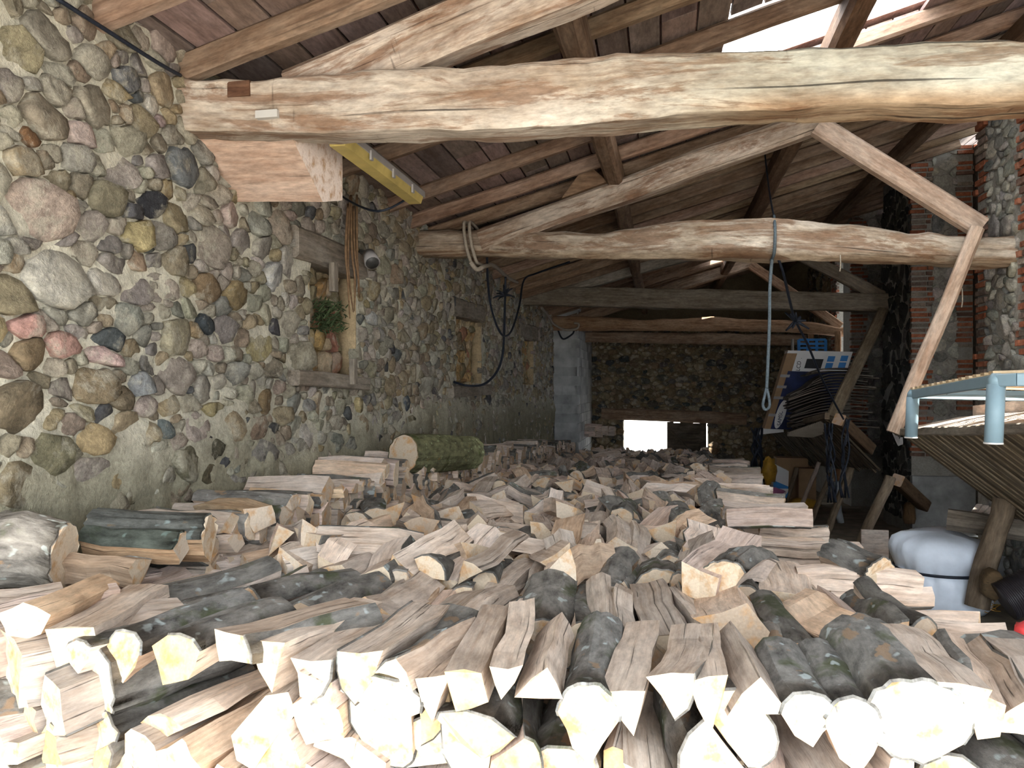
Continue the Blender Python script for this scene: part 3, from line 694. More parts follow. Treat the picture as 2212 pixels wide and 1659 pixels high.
# rope poles that hang the racks
POLE1T, POLE1B = pY(2112, 492, 6.86), pY(1930, 935, 6.80)
timber('hanging_pole', POLE1T, POLE1B, .09, .11, NEWW, 'pale debarked pole tying the round beam to the plank rack', 'pole', up=VX, amp=.012, ch=.3, col=(.92, .84, .76))
timber('hanging_pole', pY(1908, 672, 12.55), pY(1796, 906, 10.55), .12, .15, GREYW, 'dark split strut tying the square dark beam to the far rack', 'pole', up=VX, amp=.012, ch=.2, col=(.7, .62, .5))

# ================================================================== HARDWARE ON WALL AND BEAMS
# corbel block
pts_yz = [(3.50, 1.24), (3.86, 1.0), (4.12, 1.07), (4.12, 1.40), (3.50, 1.40)]
ring = lambda X, dz: [Vector((X, y, z + dz)) for y, z in pts_yz]
mb = MB(); rings = [ring(-2.45, .03), ring(-2.0, .012), ring(-1.79, 0)]
loft(mb, rings, 0, [(p.x * 1, p.y, p.z) for r_ in rings for p in r_], (.95, .80, .70), capm=1)
tag(mb.build('corbel', [NEWW, END]), 'reddish timber corbel block set in the wall under the massive beam', 'timber')
# tube lamp
lp = thing('tube_lamp', (-1.6, 4.2, 1.26), 'long yellowed fluorescent tube lamp hanging below the rafters', 'lamp')
def prof(pr, y0, y1, mat, name, par, cx=-1.6, cz=1.26):
    mb = MB(); loft(mb, [[Vector((cx + x, y, cz + z)) for x, z in pr] for y in (y0, y0 + .04, y1 - .04, y1)], 0); return mb.build(name, mat, par)
df = prof([(-.055, .0), (-.04, -.045), (.04, -.045), (.055, .0)], 3.62, 4.86, YEL, 'diffuser', lp)
prof([(-.062, .0), (.062, .0), (.062, .035), (.04, .06), (-.04, .06), (-.062, .035)], 3.60, 4.88, GREYP, 'housing', lp)
for y in (3.9, 4.25, 4.6):
    mb = MB(); box(mb, (-1.54, y, 1.225), (-1.528, y + .03, 1.275)); mb.build('clip', GREYP, df)
mb = MB(); tube(mb, smooth_path([(-1.62, 4.86, 1.27), (-1.8, 4.7, 1.14), pX(740, 425, -2.2), pX(735, 405, -2.25)]), .008, 5); mb.build('cable', CORD, lp, True)
# small wall lamp fitting
q = pX(800, 556, XL + .16); wq = thing('wall_lamp', q, 'small dark empty lamp fitting beside the double lintel', 'lamp')
def cyl(mb, a, b, r0, r1, n=14, cap=True, mi=0): tube(mb, [Vector(a), Vector(b)], [r0, r1], n, cap=cap, mi=mi)
dr = (Vector((.4, -.5, -.6))).normalized()
mb = MB(); cyl(mb, q - dr * .05, q + dr * .07, .045, .06); mb.build('socket', GREYP, wq, True)
mb = MB(); cyl(mb, q + dr * .06, q + dr * .075, .052, .05); mb.build('rim', DARKM, wq, True)
mb = MB(); tube(mb, [q - dr * .05, q - dr * .08 - VX * .05, pX(775, 548, XL)], .018, 6); mb.build('bracket', DARKM, wq, True)
# dead ivy stems
for j in range(5):
    mb = MB(); u = 748 + j * 6
    tube(mb, smooth_path([pX(u + rr(-4, 4) , 470 - rr(0, 60), XL + .07), pX(u + rr(-3, 3), 540, XL + .12), pX(u + 4 + rr(-4, 4), 600, XL + .14), pX(u + 5 + rr(-5, 5), 640 + rr(0, 60), XL + .1)], 4), [.009, .010, .010, .010, .010, .009, .009, .008, .008, .007, .006, .005, .003], 5)
    tag(mb.build('ivy_stem', TWIG, smooth=True), 'dead brown ivy stem hanging over the end of the double lintel', 'stem', 'dead ivy stems on the stone wall')

def rope(name, pts, rad, mat, label, sides=6, n=6, cat='rope', group=None):
    mb = MB(); tube(mb, smooth_path(pts, n), rad, sides); return tag(mb.build(name, mat, smooth=True), label, cat, group)
# rope loops round the round beam
ya = 6.97
for j, u in enumerate((1002, 1014)):
    a, b = pY(u, 484, ya), pY(u + 14, 562, ya)
    pts = [a + VY * .33 + VZ * .02, a + VZ * .03 + VY * .1, a, (a + b) / 2 - VY * .03 + VX * -.01, b, b - VZ * .01 + VY * .15, b + VY * .36]
    rope('rope_loop', pts, .016, ROPE, 'tan rope loop wound around the pale round beam', group='rope loops on the round beam')
rope('rope', [pY(1016, 566, 6.96), pY(1030, 582, 7.0), pY(1048, 575, 7.2), pY(1068, 575, 8.2), pY(1098, 600, 10.0), pY(1125, 613, 12.0), pY(1142, 616, 12.6)], .022, ROPE, 'tan rope stretched from the round beam to the square dark beam')
rope('rope', [pY(1170, 665, 12.8), pY(1188, 688, 15.0), pY(1196, 700, 15.9), pY(1220, 712, 15.95), pY(1245, 710, 15.95), pY(1250, 700, 15.95), pY(1240, 698, 15.95)], .025, ROPE, 'tan rope knotted at the end of the wavy beam')
# dark cords
rope('cord', [pY(1052, 556, 7.3), pY(1054, 610, 7.6), pY(1060, 660, 7.8), pY(1075, 708, 8.0), pY(1090, 726, 8.2), pY(1106, 712, 8.5), pY(1122, 660, 9.0), pY(1132, 605, 9.6), pY(1160, 590, 9.6), pY(1230, 566, 9.0)], .012, CORD, 'dark cord sagging in a deep loop from beam to rafters', cat='cord')
rope('cord', [pY(1092, 598, 8.8), pY(1091, 640, 8.8), pY(1089, 720, 8.7), pY(1085, 770, 8.6), pY(1072, 805, 8.5), pY(1045, 830, 8.3), pY(1010, 833, 8.1), pX(980, 825, XL + .06)], .014, CORD, 'dark cord curling down to the sagging window sill', cat='cord')
mb = MB(); q = pY(1090, 637, 8.75)
for k in range(9):
    d_ = Vector((rr(-1, 1), rr(-.3, .3), rr(-.3, .6))).normalized() * rr(.08, .18); tube(mb, [q, q + d_ * .6 + VZ * .01, q + d_], [.02, .011, .006], 5)
tag(mb.build('cord_knot', CORD, smooth=True), 'frayed dark knot tied in the cord by the stone wall', 'knot')
rope('cord', [pY(1192, 690, 16.3), pY(1192, 800, 16.3), pY(1194, 900, 16.3), pY(1195, 962, 16.3)], .03, CORD, 'black cord hanging straight beside the whitewashed blocks', cat='cord')
rope('cord', [pY(1205, 712, 16.3), pY(1212, 728, 16.3), pY(1220, 732, 16.3), pY(1236, 722, 16.3), pY(1240, 714, 16.3)], .018, CORD, 'short dark cord drooping below the wavy beam by the blocks', cat='cord')
# blue-grey hanging rope
rope('cord', [pY(1652, 330, 8.4), pY(1660, 400, 7.9), pY(1668, 450, 7.4), pY(1672, 466, 7.2)], .009, CORD, 'thin dark cord rising from the round beam to the rafters', cat='cord')
rope('rope', [pY(1672, 466, 7.2), pY(1674, 490, 6.92), pY(1674, 520, 6.90), pY(1672, 548, 6.95), pY(1666, 562, 7.1)], .014, CORDB, 'blue-grey cord wrapped over the pale round beam')
rope('rope', [pY(1668, 556, 7.05), pY(1663, 620, 7.05), pY(1662, 700, 7.05), pY(1658, 800, 7.05), pY(1656, 838, 7.05)], .015, CORDB, 'blue-grey rope hanging down with a looped end')
rope('rope_loop', [pY(1656, 838, 7.05), pY(1650, 862, 7.05), pY(1648, 876, 7.05), pY(1653, 885, 7.05), pY(1661, 880, 7.05), pY(1662, 866, 7.05), pY(1657, 840, 7.05)], .013, CORDB, 'looped rope end hanging beside the printed carton')
rope('cord', [pY(1680, 556, 7.1), pY(1692, 590, 7.2), pY(1706, 650, 7.6), pY(1718, 692, 8.0), pY(1745, 745, 8.5), pY(1772, 810, 9.2), pY(1800, 865, 9.8), pY(1822, 905, 10.2)], .013, CORD, 'dark cord stretched from the round beam to the far rack', cat='cord')
mb = MB(); q = pY(1719, 693, 7.98)
for k in range(10):
    d_ = Vector((rr(-1, 1), rr(-.3, .3), rr(-.5, .4))).normalized() * rr(.06, .16); tube(mb, [q, q + d_ * .6, q + d_], [.02, .014, .008], 5)
tag(mb.build('cord_knot', CORD, smooth=True), 'frayed dark knot in the cord above the printed carton', 'knot')
def strands(name, u0, v0, u1, v1, Y, n, label, mat=CORD, sp=8, rad=.012):
    mb = MB()
    for k in range(n):
        pts = [pY(u0 + rr(-sp, sp) * .5 + (u1 - u0) * f + sp * math.sin(f * 5 + k), v0 + (v1 - v0) * f, Y + rr(-.1, .1)) for f in (0, .2, .4, .6, .8, 1)]
        tube(mb, smooth_path(pts, 3), rad, 4)
    return tag(mb.build(name, mat, smooth=True), label, 'rope')
strands('tangled_cord', 1790, 915, 1798, 1085, 9.6, 5, 'bundle of dark cord strands hanging below the far rack corner')
strands('tangled_cord', 1826, 905, 1824, 1075, 9.7, 4, 'looser bundle of dark cords hanging off the bare wooden block')
strands('tangled_cord', 1636, 925, 1634, 1035, 13.2, 6, 'dark blue net cord bundle hanging behind the yellow bag', CORD, 9, .02)
# thin hanging straws
for (u, v0, v1, Y, lab) in ((1815, 562, 586, 6.98, 'short dangling string under the pale round beam'), (2078, 634, 664, 6.9, 'thin dangling straw in front of the brick pillar')):
    rope('string', [pY(u, v0 - 12, Y), pY(u + 1, (v0 + v1) / 2, Y), pY(u - 1, v1, Y)], .006, ROPE, lab, 4, 3)

# ================================================================== HAY RACKS
def rack(Ya, Yb, Xa, za, zb, dx, dz, npl, label, col, drop=0.0, jit=.03):
    r_ = thing('hay_rack', (Xa, (Ya + Yb) / 2, za), label, 'hay rack'); pw = (Yb - Ya) / npl
    for i in range(npl):
        y0 = Ya + pw * i; f = (i + .5) / npl; z = za + (zb - za) * f; k = rr(.65, 1.2); mb = MB(); e = rr(-jit, jit)
        bar(mb, (Xa, y0 + pw / 2, z), (Xa + dx + e, y0 + pw / 2 + drop, z - dz - e), pw * .93, .025, Vector((dz, 0, dx)), 3, .008, .1, (col[0] * k, col[1] * k, col[2] * k))
        mb.build('plank', GREYW, r_)
    return r_
r1 = rack(4.15, 6.86, 1.94, -.19, -.375, .87, .69, 22, 'tilted grey plank hay rack carrying the steel bed frame', (.75, .68, .55))
# top deck of the near rack: pale planed boards
mb = MB(); bar(mb, (1.93, 4.1, -.185), (1.93, 6.92, -.37), .05, .06, VZ, 6, .01); mb.build('rail', GREYW, r1)
for k in range(3):
    xa = 1.96 + k * .15; mb = MB(); bar(mb, (xa + .07, 4.12, -.15 + k * .035), (xa + .07, 6.9, -.335 + k * .035), .145, .022, Vector((-.25, 0, 1)), 3, .003, .1, (1.15, 1.15, 1.12)); mb.build('deck_board', NEWW, r1)
mb = MB(); bar(mb, (2.44, 4.12, -.02), (2.44, 6.7, -.20), .03, .12, VZ, 3, .003, .1, (1.0, .98, .95)); mb.build('back_board', NEWW, r1)
for y in (4.6,):
    mb = MB(); f = (y - 4.15) / 2.71; z = -.19 - .185 * f; bar(mb, (2.0, y, z - .14), (3.0, y, z - .93), .08, .08, VY, 2, .008); mb.build('bearer', GREYW, r1)
r2 = rack(10.5, 16.2, 2.1, -.37, -.86, .64, .68, 34, 'far dark plank hay rack loaded with boards and a carton', (.42, .36, .28))
mb = MB(); bar(mb, (2.08, 10.45, -.36), (2.08, 16.25, -.85), .06, .09, VZ, 6, .012, .15, (.7, .6, .5)); mb.build('rail', GREYW, r2)
mb = MB(); q = pY(1668, 933, 13.6); bar(mb, (q.x - .22, 13.6, q.z), (q.x + .18, 13.6, q.z + .05), .03, .10, VZ, 1); mb.build('white_card', WHITEP, r2)
# ridged brown sheets lying along the rack edge
mb = MB(); n = 46; vs = []; fs = []
a, b = pY(1700, 938, 12.0), pY(1775, 912, 11.0)
for i in range(n + 1):
    p = a.lerp(b, i / n); z = .025 * (1 if i % 2 else -1)
    vs += [p + VZ * z, p + Vector((.35, .0, -.02 + z))]
for i in range(n): fs.append((2 * i, 2 * i + 2, 2 * i + 3, 2 * i + 1))
mb.add(vs, fs, 0, None, (.9, .8, .65)); o = mb.build('corrugated_sheet', GREYP); sm = o.modifiers.new('thickness', 'SOLIDIFY'); sm.thickness = .008
tag(o, 'small ridged grey sheet lying on the edge of the far rack', 'sheet')
# square bare block ends
for (u, v, Y, s, lab) in ((1812, 906, 10.4, .15, 'bare orange square timber end resting on the far rack corner'), (1938, 1037, 10.6, .15, 'bare timber end sticking out low beside the rendered pillar foot')):
    q = pY(u, v, Y); mb = MB(); bar(mb, q, q + Vector((.55, .75, -.42)), s, s, Vector((.3, 0, 1)), 2, .006, .08, (.50, .36, .26), 0, capm=1); tag(mb.build('timber_end', [GREYW, END]), lab, 'timber')
# posts under the racks
def post(a, b, r, label, mat=GREYW, col=(.8, .7, .6), name='post', amp=.02):
    a, b = Vector(a), Vector(b); mb = MB(); pts = [a.lerp(b, f / 7) + Vector((pnoise(Vector((f * .6, a.x, 1))), pnoise(Vector((f * .6, a.x, 7))), 0)) * amp for f in range(8)]
    tube(mb, pts, [r * (1 + .12 * pnoise(Vector((f, r * 50, 3)))) for f in range(8)], 8, col); return tag(mb.build(name, mat, smooth=True), label, 'post')
def to_floor(u, v):   # where a sight line meets the sloping floor
    q = ray(u, v); t = (-1.60 + .09) / (q.z + .045 * q.y); return q * t
q = pY(2108, 1312, 6.45); post(q, pY(2174, 1080, 6.5), .085, 'stout grey post propping the grey plank rack beside the wrapped bundle')
q = to_floor(1845, 1205); post(q, pY(1925, 1030, q.y + .1), .06, 'leaning wooden prop under the bare timber end')
q = to_floor(1785, 1155); post(q, pY(1840, 1010, q.y), .05, 'leaning wooden prop in the shade below the far rack')
q = to_floor(1722, 1118); post(q, pY(1770, 998, q.y), .035, 'slim pale crooked stick leaning under the far rack', NEWW, (.8, .75, .7))
q = to_floor(1695, 1100); post(q, pY(1722, 1010, q.y), .04, 'short brown stick leaning by the printed detergent box')
q = to_floor(1752, 1128); post(q, pY(1800, 1015, q.y), .04, 'dark brown stick crossing behind the slim pale stick')
q = to_floor(1815, 1130); post(q, pY(1808, 1040, q.y), .05, 'upright grey pipe standing behind the leaning props', CONC, (1, 1.05, 1.1))
# ladder-like rails and mallet shapes in the dark corner
timber('bench_beam', pY(2046, 1122, 6.9), pY(2225, 1150, 6.7), .16, .17, GREYW, 'rounded weathered beam end poking out under the grey plank rack', amp=.015, ch=.35)
for k in range(5):
    q0, q1 = pY(2102 + k * 14, 1110 + k * 3.2, 6.95), pY(2116 + k * 14, 1091 + k * 3.2, 7.25); mb = MB(); bar(mb, q0, q1, .045, .02, VZ, 1); tag(mb.build('crate_slat', NEWW), 'pale slat of the small crate under the grey plank rack', 'slat', 'pale slats on the bench')
q = pY(2150, 1190, 7.3); mb = MB(); box(mb, (q.x - .05, 7.2, floor_z(7.2) - .03), (3.0, 7.35, q.z + .20)); tag(mb.build('stone_trough', CONC), 'grey concrete trough end behind the stout post', 'trough')
mb = MB(); q = pY(2142, 1262, 6.2); stone_add(mb, [(q.x + .07 * math.cos(k), q.z + .12 * math.sin(k)) for k in [i * .6283 for i in range(10)]], (Vector((0, 6.2, 0)), VX, VZ, -VY), .05, (.42, .32, .2)); tag(mb.build('wood_stub', GREYW, smooth=True), 'sawn wooden stub leaning against the foot of the stout post', 'wood')
mb = MB(); q = to_floor(1880, 1215); p2 = pY(1888, 1145, q.y); box(mb, (p2.x - .13, q.y, q.z - .02), (p2.x + .15, q.y + .03, p2.z)); tag(mb.build('leaning_board', NEWW), 'pale board standing in the dark below the rack props', 'board')
# hanging mallet heads
for (u, v, Y, s, lab) in ((1964, 1108, 11.3, .14, 'brown wooden mallet head hanging on the grey rendered foot'),):
    q = pY(u, v, Y); mb = MB(); tube(mb, [q - VZ * s, q - VZ * s * .5, q + VZ * s * .7, q + VZ * s], [s * .5, s * .62, s * .5, s * .3], 10, (.5, .35, .22)); tag(mb.build('mallet', GREYW, smooth=True), lab, 'mallet')
# wire hook bundle
mb = MB()
for k in range(5):
    tube(mb, smooth_path([pY(1928 + k * 3, 935 + k * 2, 8.2), pY(1938 + k * 2, 958, 8.2), pY(1942 + k * 2, 962 - k, 8.2), pY(1945 + k, 945, 8.2)], 3), .004, 4)
tag(mb.build('wire_hanger', GREYP, smooth=True), 'bundle of thin bright wire hooks by the foot of the debarked pole', 'wire')

# ================================================================== STORED THINGS
# bed frame
A = pY(1972, 852, 5.85); B = pY(2152, 822, 4.1)
ax = (B - A).normalized(); bx = Vector((-ax.y, ax.x, 0)).normalized(); bx = bx if bx.x > 0 else -bx; bx.z = -.02
bed = thing('bed_frame', A - VZ * .3, 'blue-grey steel slatted bed frame lying on the near plank rack', 'bed frame'); BW = .9
def rail(pts, name='rail'):
    mb = MB()
    for p, q in zip(pts, pts[1:]): bar(mb, p, q, .028, .062, VZ, 1, 0, .2)
    mb.build(name, STEEL, bed)
rail([A + ax * .03, B - ax * .03]); rail([A + bx * BW, B + bx * BW])
rail([A + bx * .03, A + bx * (BW - .02)])
rail([B + bx * .0 + ax * .02, B + bx * .06 + ax * .09, B + bx * .16 + ax * .12, B + bx * (BW - .1) + ax * .12, B + bx * BW], 'head_rail')
for P in (A, B, A + bx * BW, B + bx * BW):
    mb = MB(); tube(mb, [P + VZ * .035, P + VZ * .01, P - VZ * .02], [.02, .036, .04], 14); mb.build('corner_joint', STEEL, bed, True)
    ft = P - VZ * (.30 if P in (A, B) else .2) - bx * .012
    mb = MB(); tube(mb, [P - VZ * .02, ft], .041, 18); lg = mb.build('leg', STEEL, bed, True)
    mb = MB(); tube(mb, [ft, ft - VZ * .008], .043, 18); mb.build('foot_cap', WHITEP, lg, True)
L = (B - A).length; ns = 14
for k in range(ns):
    p = A + ax * (.03 + (L - .06) * k / (ns - 1)) + VZ * .04; mb = MB(); c_ = rr(.92, 1.06)
    bar(mb, p - bx * .015, p + bx * (BW + .015), .065, .016, VZ, 6, 0, .2, (c_, c_, c_), sag=-.012); mb.build('slat', SLAT, bed)
mb = MB(); bar(mb, (A + B) / 2 - VZ * .02, (A + B) / 2 + bx * BW - VZ * .02, .03, .03, VZ, 1); mb.build('cross_bar', STEEL, bed)

# wrapped bundle
YQ = 6.9; q = pY(2034, 1200, YQ); fz = floor_z(YQ); bun = thing('wrapped_bundle', (q.x, YQ, fz), 'round bundle wrapped in white plastic film with a dark strap', 'bundle')
mb = MB(); rings = []; grs = []; nn = 110; zt = pY(2034, 1152, YQ).z; zs = pY(2034, 1226, YQ).z
prf = [(fz, .30), (fz + .06, .35), (fz + .14, .37), (zs - .10, .372), (zs - .05, .366), (zs - .015, .352), (zs, .347), (zs + .02, .356), (zs + .06, .378), (zs + .12, .388), (zt - .12, .384), (zt - .06, .36), (zt - .02, .29), (zt - .002, .19), (zt + .008, .10), (zt + .01, .03)]
for (z, r0) in prf:
    ring = []
    for k in range(nn):
        a_ = 2 * math.pi * k / nn; near = math.exp(-abs(z - zs) / .12); f = .022 * pnoise(Vector((math.cos(a_) * 2.2, math.sin(a_) * 2.2, z * 3))) + (.012 + .012 * near) * pnoise(Vector((math.cos(a_) * 11 + z * 5, math.sin(a_) * 11 - z * 4, z * 6)))
        rd = r0 + f * min(1, r0 * 4); ring.append(Vector((q.x + rd * math.cos(a_), YQ + rd * math.sin(a_), z + .05 * min(1, r0 / .3) * (z > zs + .05) * pnoise(Vector((math.cos(a_) * 1.3, math.sin(a_) * 1.3, 0)))))); grs.append(tuple(ring[-1]))
    rings.append(ring)
loft(mb, rings, 0, grs); mb.build('film', PLAST, bun, True)
mb = MB(); tube(mb, [Vector((q.x + .362 * math.cos(k * .1), YQ + .362 * math.sin(k * .1), zs + .008 * math.sin(k * .1 + 2))) for k in range(64)], .013, 6); mb.build('strap', CORD, bun, True)
# corrugated hose
hp = smooth_path([pY(2168, 1300, 6.1), pY(2195, 1287, 6.1), pY(2230, 1268, 6.1), pY(2290, 1240, 6.1), pY(2380, 1215, 6.1)], 22)
hp[0:1] = [hp[0]]
mb = MB(); tube(mb, hp, [.135 + .010 * math.sin(i * 2.1) for i in range(len(hp))], 18)
tag(mb.build('drain_hose', HOSE, smooth=True), 'black corrugated drainage hose lying beside the stout post', 'hose')
# pale plastic sheet and straw on the floor, red net sack
sh = MB(); vs = []; fs = []
for j in range(13):
    for i in range(17):
        x_, y_ = 1.75 + .055 * i, 5.2 + .075 * j; vs.append((x_, y_, floor_z(y_) + .05 + .05 * pnoise(Vector((x_ * 6, y_ * 6, 2)))))
for j in range(12):
    for i in range(16): a = j * 17 + i; fs.append((a, a + 1, a + 18, a + 17))
sh.add(vs, fs); tag(sh.build('plastic_sheet', PLAST, smooth=True), 'crumpled pale plastic sheet lying on the floor between logs and hose', 'sheet')
mb = MB(); q = to_floor(2095, 1326)
for k in range(90):
    p = q + Vector((rr(-.16, .16), rr(-.1, .1), .05 + rr(0, .05))); d_ = Vector((rr(-1, 1), rr(-1, 1), rr(-.1, .5))).normalized() * rr(.04, .09); tube(mb, [p, p + d_], .004, 3)
tag(mb.build('straw', ORANGE), 'tuft of yellow straw at the edge of the plastic sheet', 'straw', None, 'stuff')

# printed carton
YC = 13.5
bl, tl_, trr, brr = pY(1651, 926, YC), pY(1702, 757, YC), pY(1842, 760, YC), pY(1795, 930, YC)
ex = (trr - tl_).normalized(); ez = (tl_ - bl).normalized(); W_ = (trr - tl_).length; H_ = (tl_ - bl).length
box_c = thing('printed_carton', bl, 'tall television carton in navy and white standing on the far rack', 'carton')
def panel(x0, z0, x1, z1, mat, name, out=.0, dep=.004, par=box_c):
    mb = MB(); P = [bl + ex * x + ez * z - VY * out for x, z in ((x0, z0), (x1, z0), (x1, z1), (x0, z1))]
    mb.add(P + [p + VY * dep for p in P], [(0, 1, 2, 3), (7, 6, 5, 4), (0, 4, 5, 1), (1, 5, 6, 2), (2, 6, 7, 3), (3, 7, 4, 0)]); return mb.build(name, mat, par)
panel(0, 0, W_, H_, CARD, 'body', 0, .32)
panel(.10, 0, W_, H_ * .74, NAVY, 'navy_panel', .006)
wp = panel(.16, H_ * .74, W_, H_ * .97, WHITEP, 'white_panel', .006)
panel(0, H_ * .965, W_, H_, WHITEP, 'top_flap', .012, .33)
panel(.34, H_ * .78, .60, H_ * .90, BLACKP, 'screen_picture', .010, .004, wp)
for (x_, z_) in ((.66, .87), (.66, .785), (.86, .88), (.86, .795)): panel(x_, H_ * z_, x_ + .11, H_ * (z_ + .07), BLUEP, 'blue_icon', .010, .004, wp)
for k in range(4): panel(1.03, H_ * (.78 + .045 * k), 1.08, H_ * (.81 + .045 * k), BLACKP, 'black_icon', .010, .004, wp)
for z_ in (.16, .38, .52, .66): panel(-.002, H_ * z_, .15, H_ * (z_ + .035), GREYP, 'tape', .011)
mb = MB(); cx_, cz_ = .19, .26; P = [bl + ex * (cx_ + .075 * math.cos(k * .2618)) + ez * (cz_ + .25 * math.sin(k * .2618)) - VY * .012 for k in range(24)]
mb.add(P, [tuple(range(24))]); mb.build('logo_oval', WHITEP, box_c)
def text(s, o, dx, dz, size, mat, par, name='lettering'):
    cu = bpy.data.curves.new(name, 'FONT'); cu.body = s; cu.size = size; cu.align_x = 'CENTER'; cu.align_y = 'CENTER'; cu.extrude = .001
    tmp = bpy.data.objects.new('tmp', cu); C.objects.link(tmp); bpy.context.view_layer.update(); me = bpy.data.meshes.new_from_object(tmp.evaluated_get(bpy.context.evaluated_depsgraph_get())); bpy.data.objects.remove(tmp); me.materials.clear(); me.materials.append(mat); ob = bpy.data.objects.new(name, me); C.objects.link(ob); ob.parent = par
    a_ = me.attributes.new('col', 'FLOAT_VECTOR', 'POINT'); a_.data.foreach_set('vector', [1.0] * (3 * len(me.vertices)))
    m_ = Matrix((dx, dz, dx.cross(dz))).transposed().to_4x4(); m_.translation = o - par.location; ob.matrix_local = m_; return ob
text('SAMSUNG', bl + ex * cx_ + ez * cz_ - VY * .016, ez, -ex, .085, NAVY, box_c)
text('LCD TV', bl + ex * .235 + ez * (H_ * .855) - VY * .012, ez, -ex, .088, BLACKP, box_c)
# stack of thin dark boards
for k in range(22):
    v = 796 + k * 6.2; Y = 12.0 + rr(-.15, .1); ul = 1748 - 40 * min(1, k / 5) + rr(-10, 10) + (6 if k > 14 else 0); ur = 1888 + rr(-26, 14)
    dl_ = 34 - k * .9 + rr(-4, 4)
    pl, pm, pr_ = pY(ul, v + max(4, dl_) * (1 if k > 1 else .3), Y), pY(1790, v, Y), pY(ur, v + 3 + rr(-2, 3), Y)
    mb = MB(); c_ = rr(.7, 1.3); dep = rr(.35, .5); rings = []; grs = []
    path = smooth_path([pl, pm, pr_], 5)
    for i, p in enumerate(path):
        th_ = rr(.012, .022); a_ = rr(-.02, .02); rings.append([p + VY * a_ - VZ * th_ / 2, p + VY * dep - VZ * th_ / 2, p + VY * dep + VZ * th_ / 2, p + VY * a_ + VZ * th_ / 2]); grs += [(p.x + k, 0, 0), (p.x + k, dep, 0), (p.x + k, dep, .02), (p.x + k, 0, .02)]
    loft(mb, rings, 0, grs, (c_, c_, c_)); tag(mb.build('thin_board', DKBOARD), 'thin dark warped board in the stack before the printed carton', 'board', 'thin boards stacked on the far rack')
# post and blue crate behind the carton
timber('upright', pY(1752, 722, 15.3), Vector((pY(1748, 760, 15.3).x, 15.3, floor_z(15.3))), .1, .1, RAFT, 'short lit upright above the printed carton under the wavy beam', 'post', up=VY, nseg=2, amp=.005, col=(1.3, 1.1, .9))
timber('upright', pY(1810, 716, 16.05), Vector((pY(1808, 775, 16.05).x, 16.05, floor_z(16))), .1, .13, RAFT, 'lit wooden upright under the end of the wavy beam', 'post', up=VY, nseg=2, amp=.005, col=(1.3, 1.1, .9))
cr = thing('plastic_crate', pY(1755, 750, 14.6), 'blue plastic crate standing behind the printed carton', 'crate'); q0, q1 = pY(1726, 734, 14.6), pY(1784, 760, 14.6)
for j in range(4):
    z = q1.z + (q0.z - q1.z) * j / 3; mb = MB(); box(mb, (q0.x, 14.6, z - .02), (q1.x, 14.63, z + .02), 0); mb.build('bar', BLUEP, cr)
for i in range(4):
    x_ = q0.x + (q1.x - q0.x) * i / 3; mb = MB(); box(mb, (x_ - .025, 14.61, q1.z), (x_ + .025, 14.64, q0.z)); mb.build('rib', BLUEP, cr)
mb = MB(); box(mb, (q0.x - .05, 14.5, -.75), (q1.x + .05, 15.0, q1.z - .02)); tag(mb.build('cardboard_box', CARD), 'tall brown carton under the blue crate behind the printed carton', 'box')
mb = MB(); q = pY(1712, 745, 14.2); bar(mb, Vector((q.x, q.y, -.72)), q + VZ * .1, .14, .03, VX, 1); tag(mb.build('steel_post', GREYP), 'grey drilled metal strip behind the printed carton', 'post')

# junk below the far rack: boxes and bags
q = to_floor(1688, 1100); Yj = q.y
jb = thing('detergent_box', pY(1690, 1070, Yj), 'torn white and blue printed box in the dark below the far rack', 'box')
P = [pY(1668, 1062, Yj), pY(1702, 1078, Yj), pY(1704, 1018, Yj), pY(1676, 1004, Yj)]
mb = MB(); mb.add(P + [p + VY * .3 for p in P], [(0, 1, 2, 3), (7, 6, 5, 4), (0, 4, 5, 1), (1, 5, 6, 2), (2, 6, 7, 3), (3, 7, 4, 0)]); mb.build('body', WHITEP, jb)
Pm = [P[0] + (P[3] - P[0]) * .0, P[1], P[1] + (P[2] - P[1]) * .45, P[0] + (P[3] - P[0]) * .42]
mb = MB(); mb.add([p - VY * .006 for p in Pm], [(0, 1, 2, 3)]); mb.build('blue_print', BLUEP, jb)
Pc = [(P[0] + P[1]) / 2 - VY * .012 + VZ * .02]; mb = MB(); c_ = P[0].lerp(P[1], .62).lerp(P[3].lerp(P[2], .62), .28) - VY * .01
mb.add([c_ + VX * .10 * math.cos(math.pi + k * .3142) + VZ * .13 * math.sin(math.pi + k * .3142) for k in range(11)], [tuple(range(11))]); mb.build('white_arc', WHITEP, jb)
def blob(name, q, rx, ry, rz, mat, label, cat, seed, amp=.35):
    mb = MB(); n, m_ = 14, 9; vs = []; fs = []
    for j in range(m_):
        ph = math.pi * j / (m_ - 1)
        for i in range(n):
            a_ = 2 * math.pi * i / n; d_ = Vector((math.sin(ph) * math.cos(a_), math.sin(ph) * math.sin(a_), math.cos(ph))); k = 1 + amp * pnoise(d_ * 2.3 + Vector((seed, 0, 0))) + .2 * pnoise(d_ * 6 + Vector((seed, 3, 0)))
            vs.append(q + Vector((d_.x * rx, d_.y * ry, d_.z * rz)) * k)
    for j in range(m_ - 1):
        for i in range(n): fs.append((j * n + i, (j + 1) * n + i, (j + 1) * n + (i + 1) % n, j * n + (i + 1) % n))
    mb.add(vs, fs); return tag(mb.build(name, mat, smooth=True), label, cat)
blob('plastic_bag', pY(1661, 1018, Yj), .13, .12, .24, ORANGE, 'crumpled yellow bag hanging below the far rack', 'bag', 3, .5)
blob('plastic_bag', pY(1668, 1062, Yj - .4), .2, .15, .07, PINK, 'pink plastic bag lying below the printed detergent box', 'bag', 9, .5)
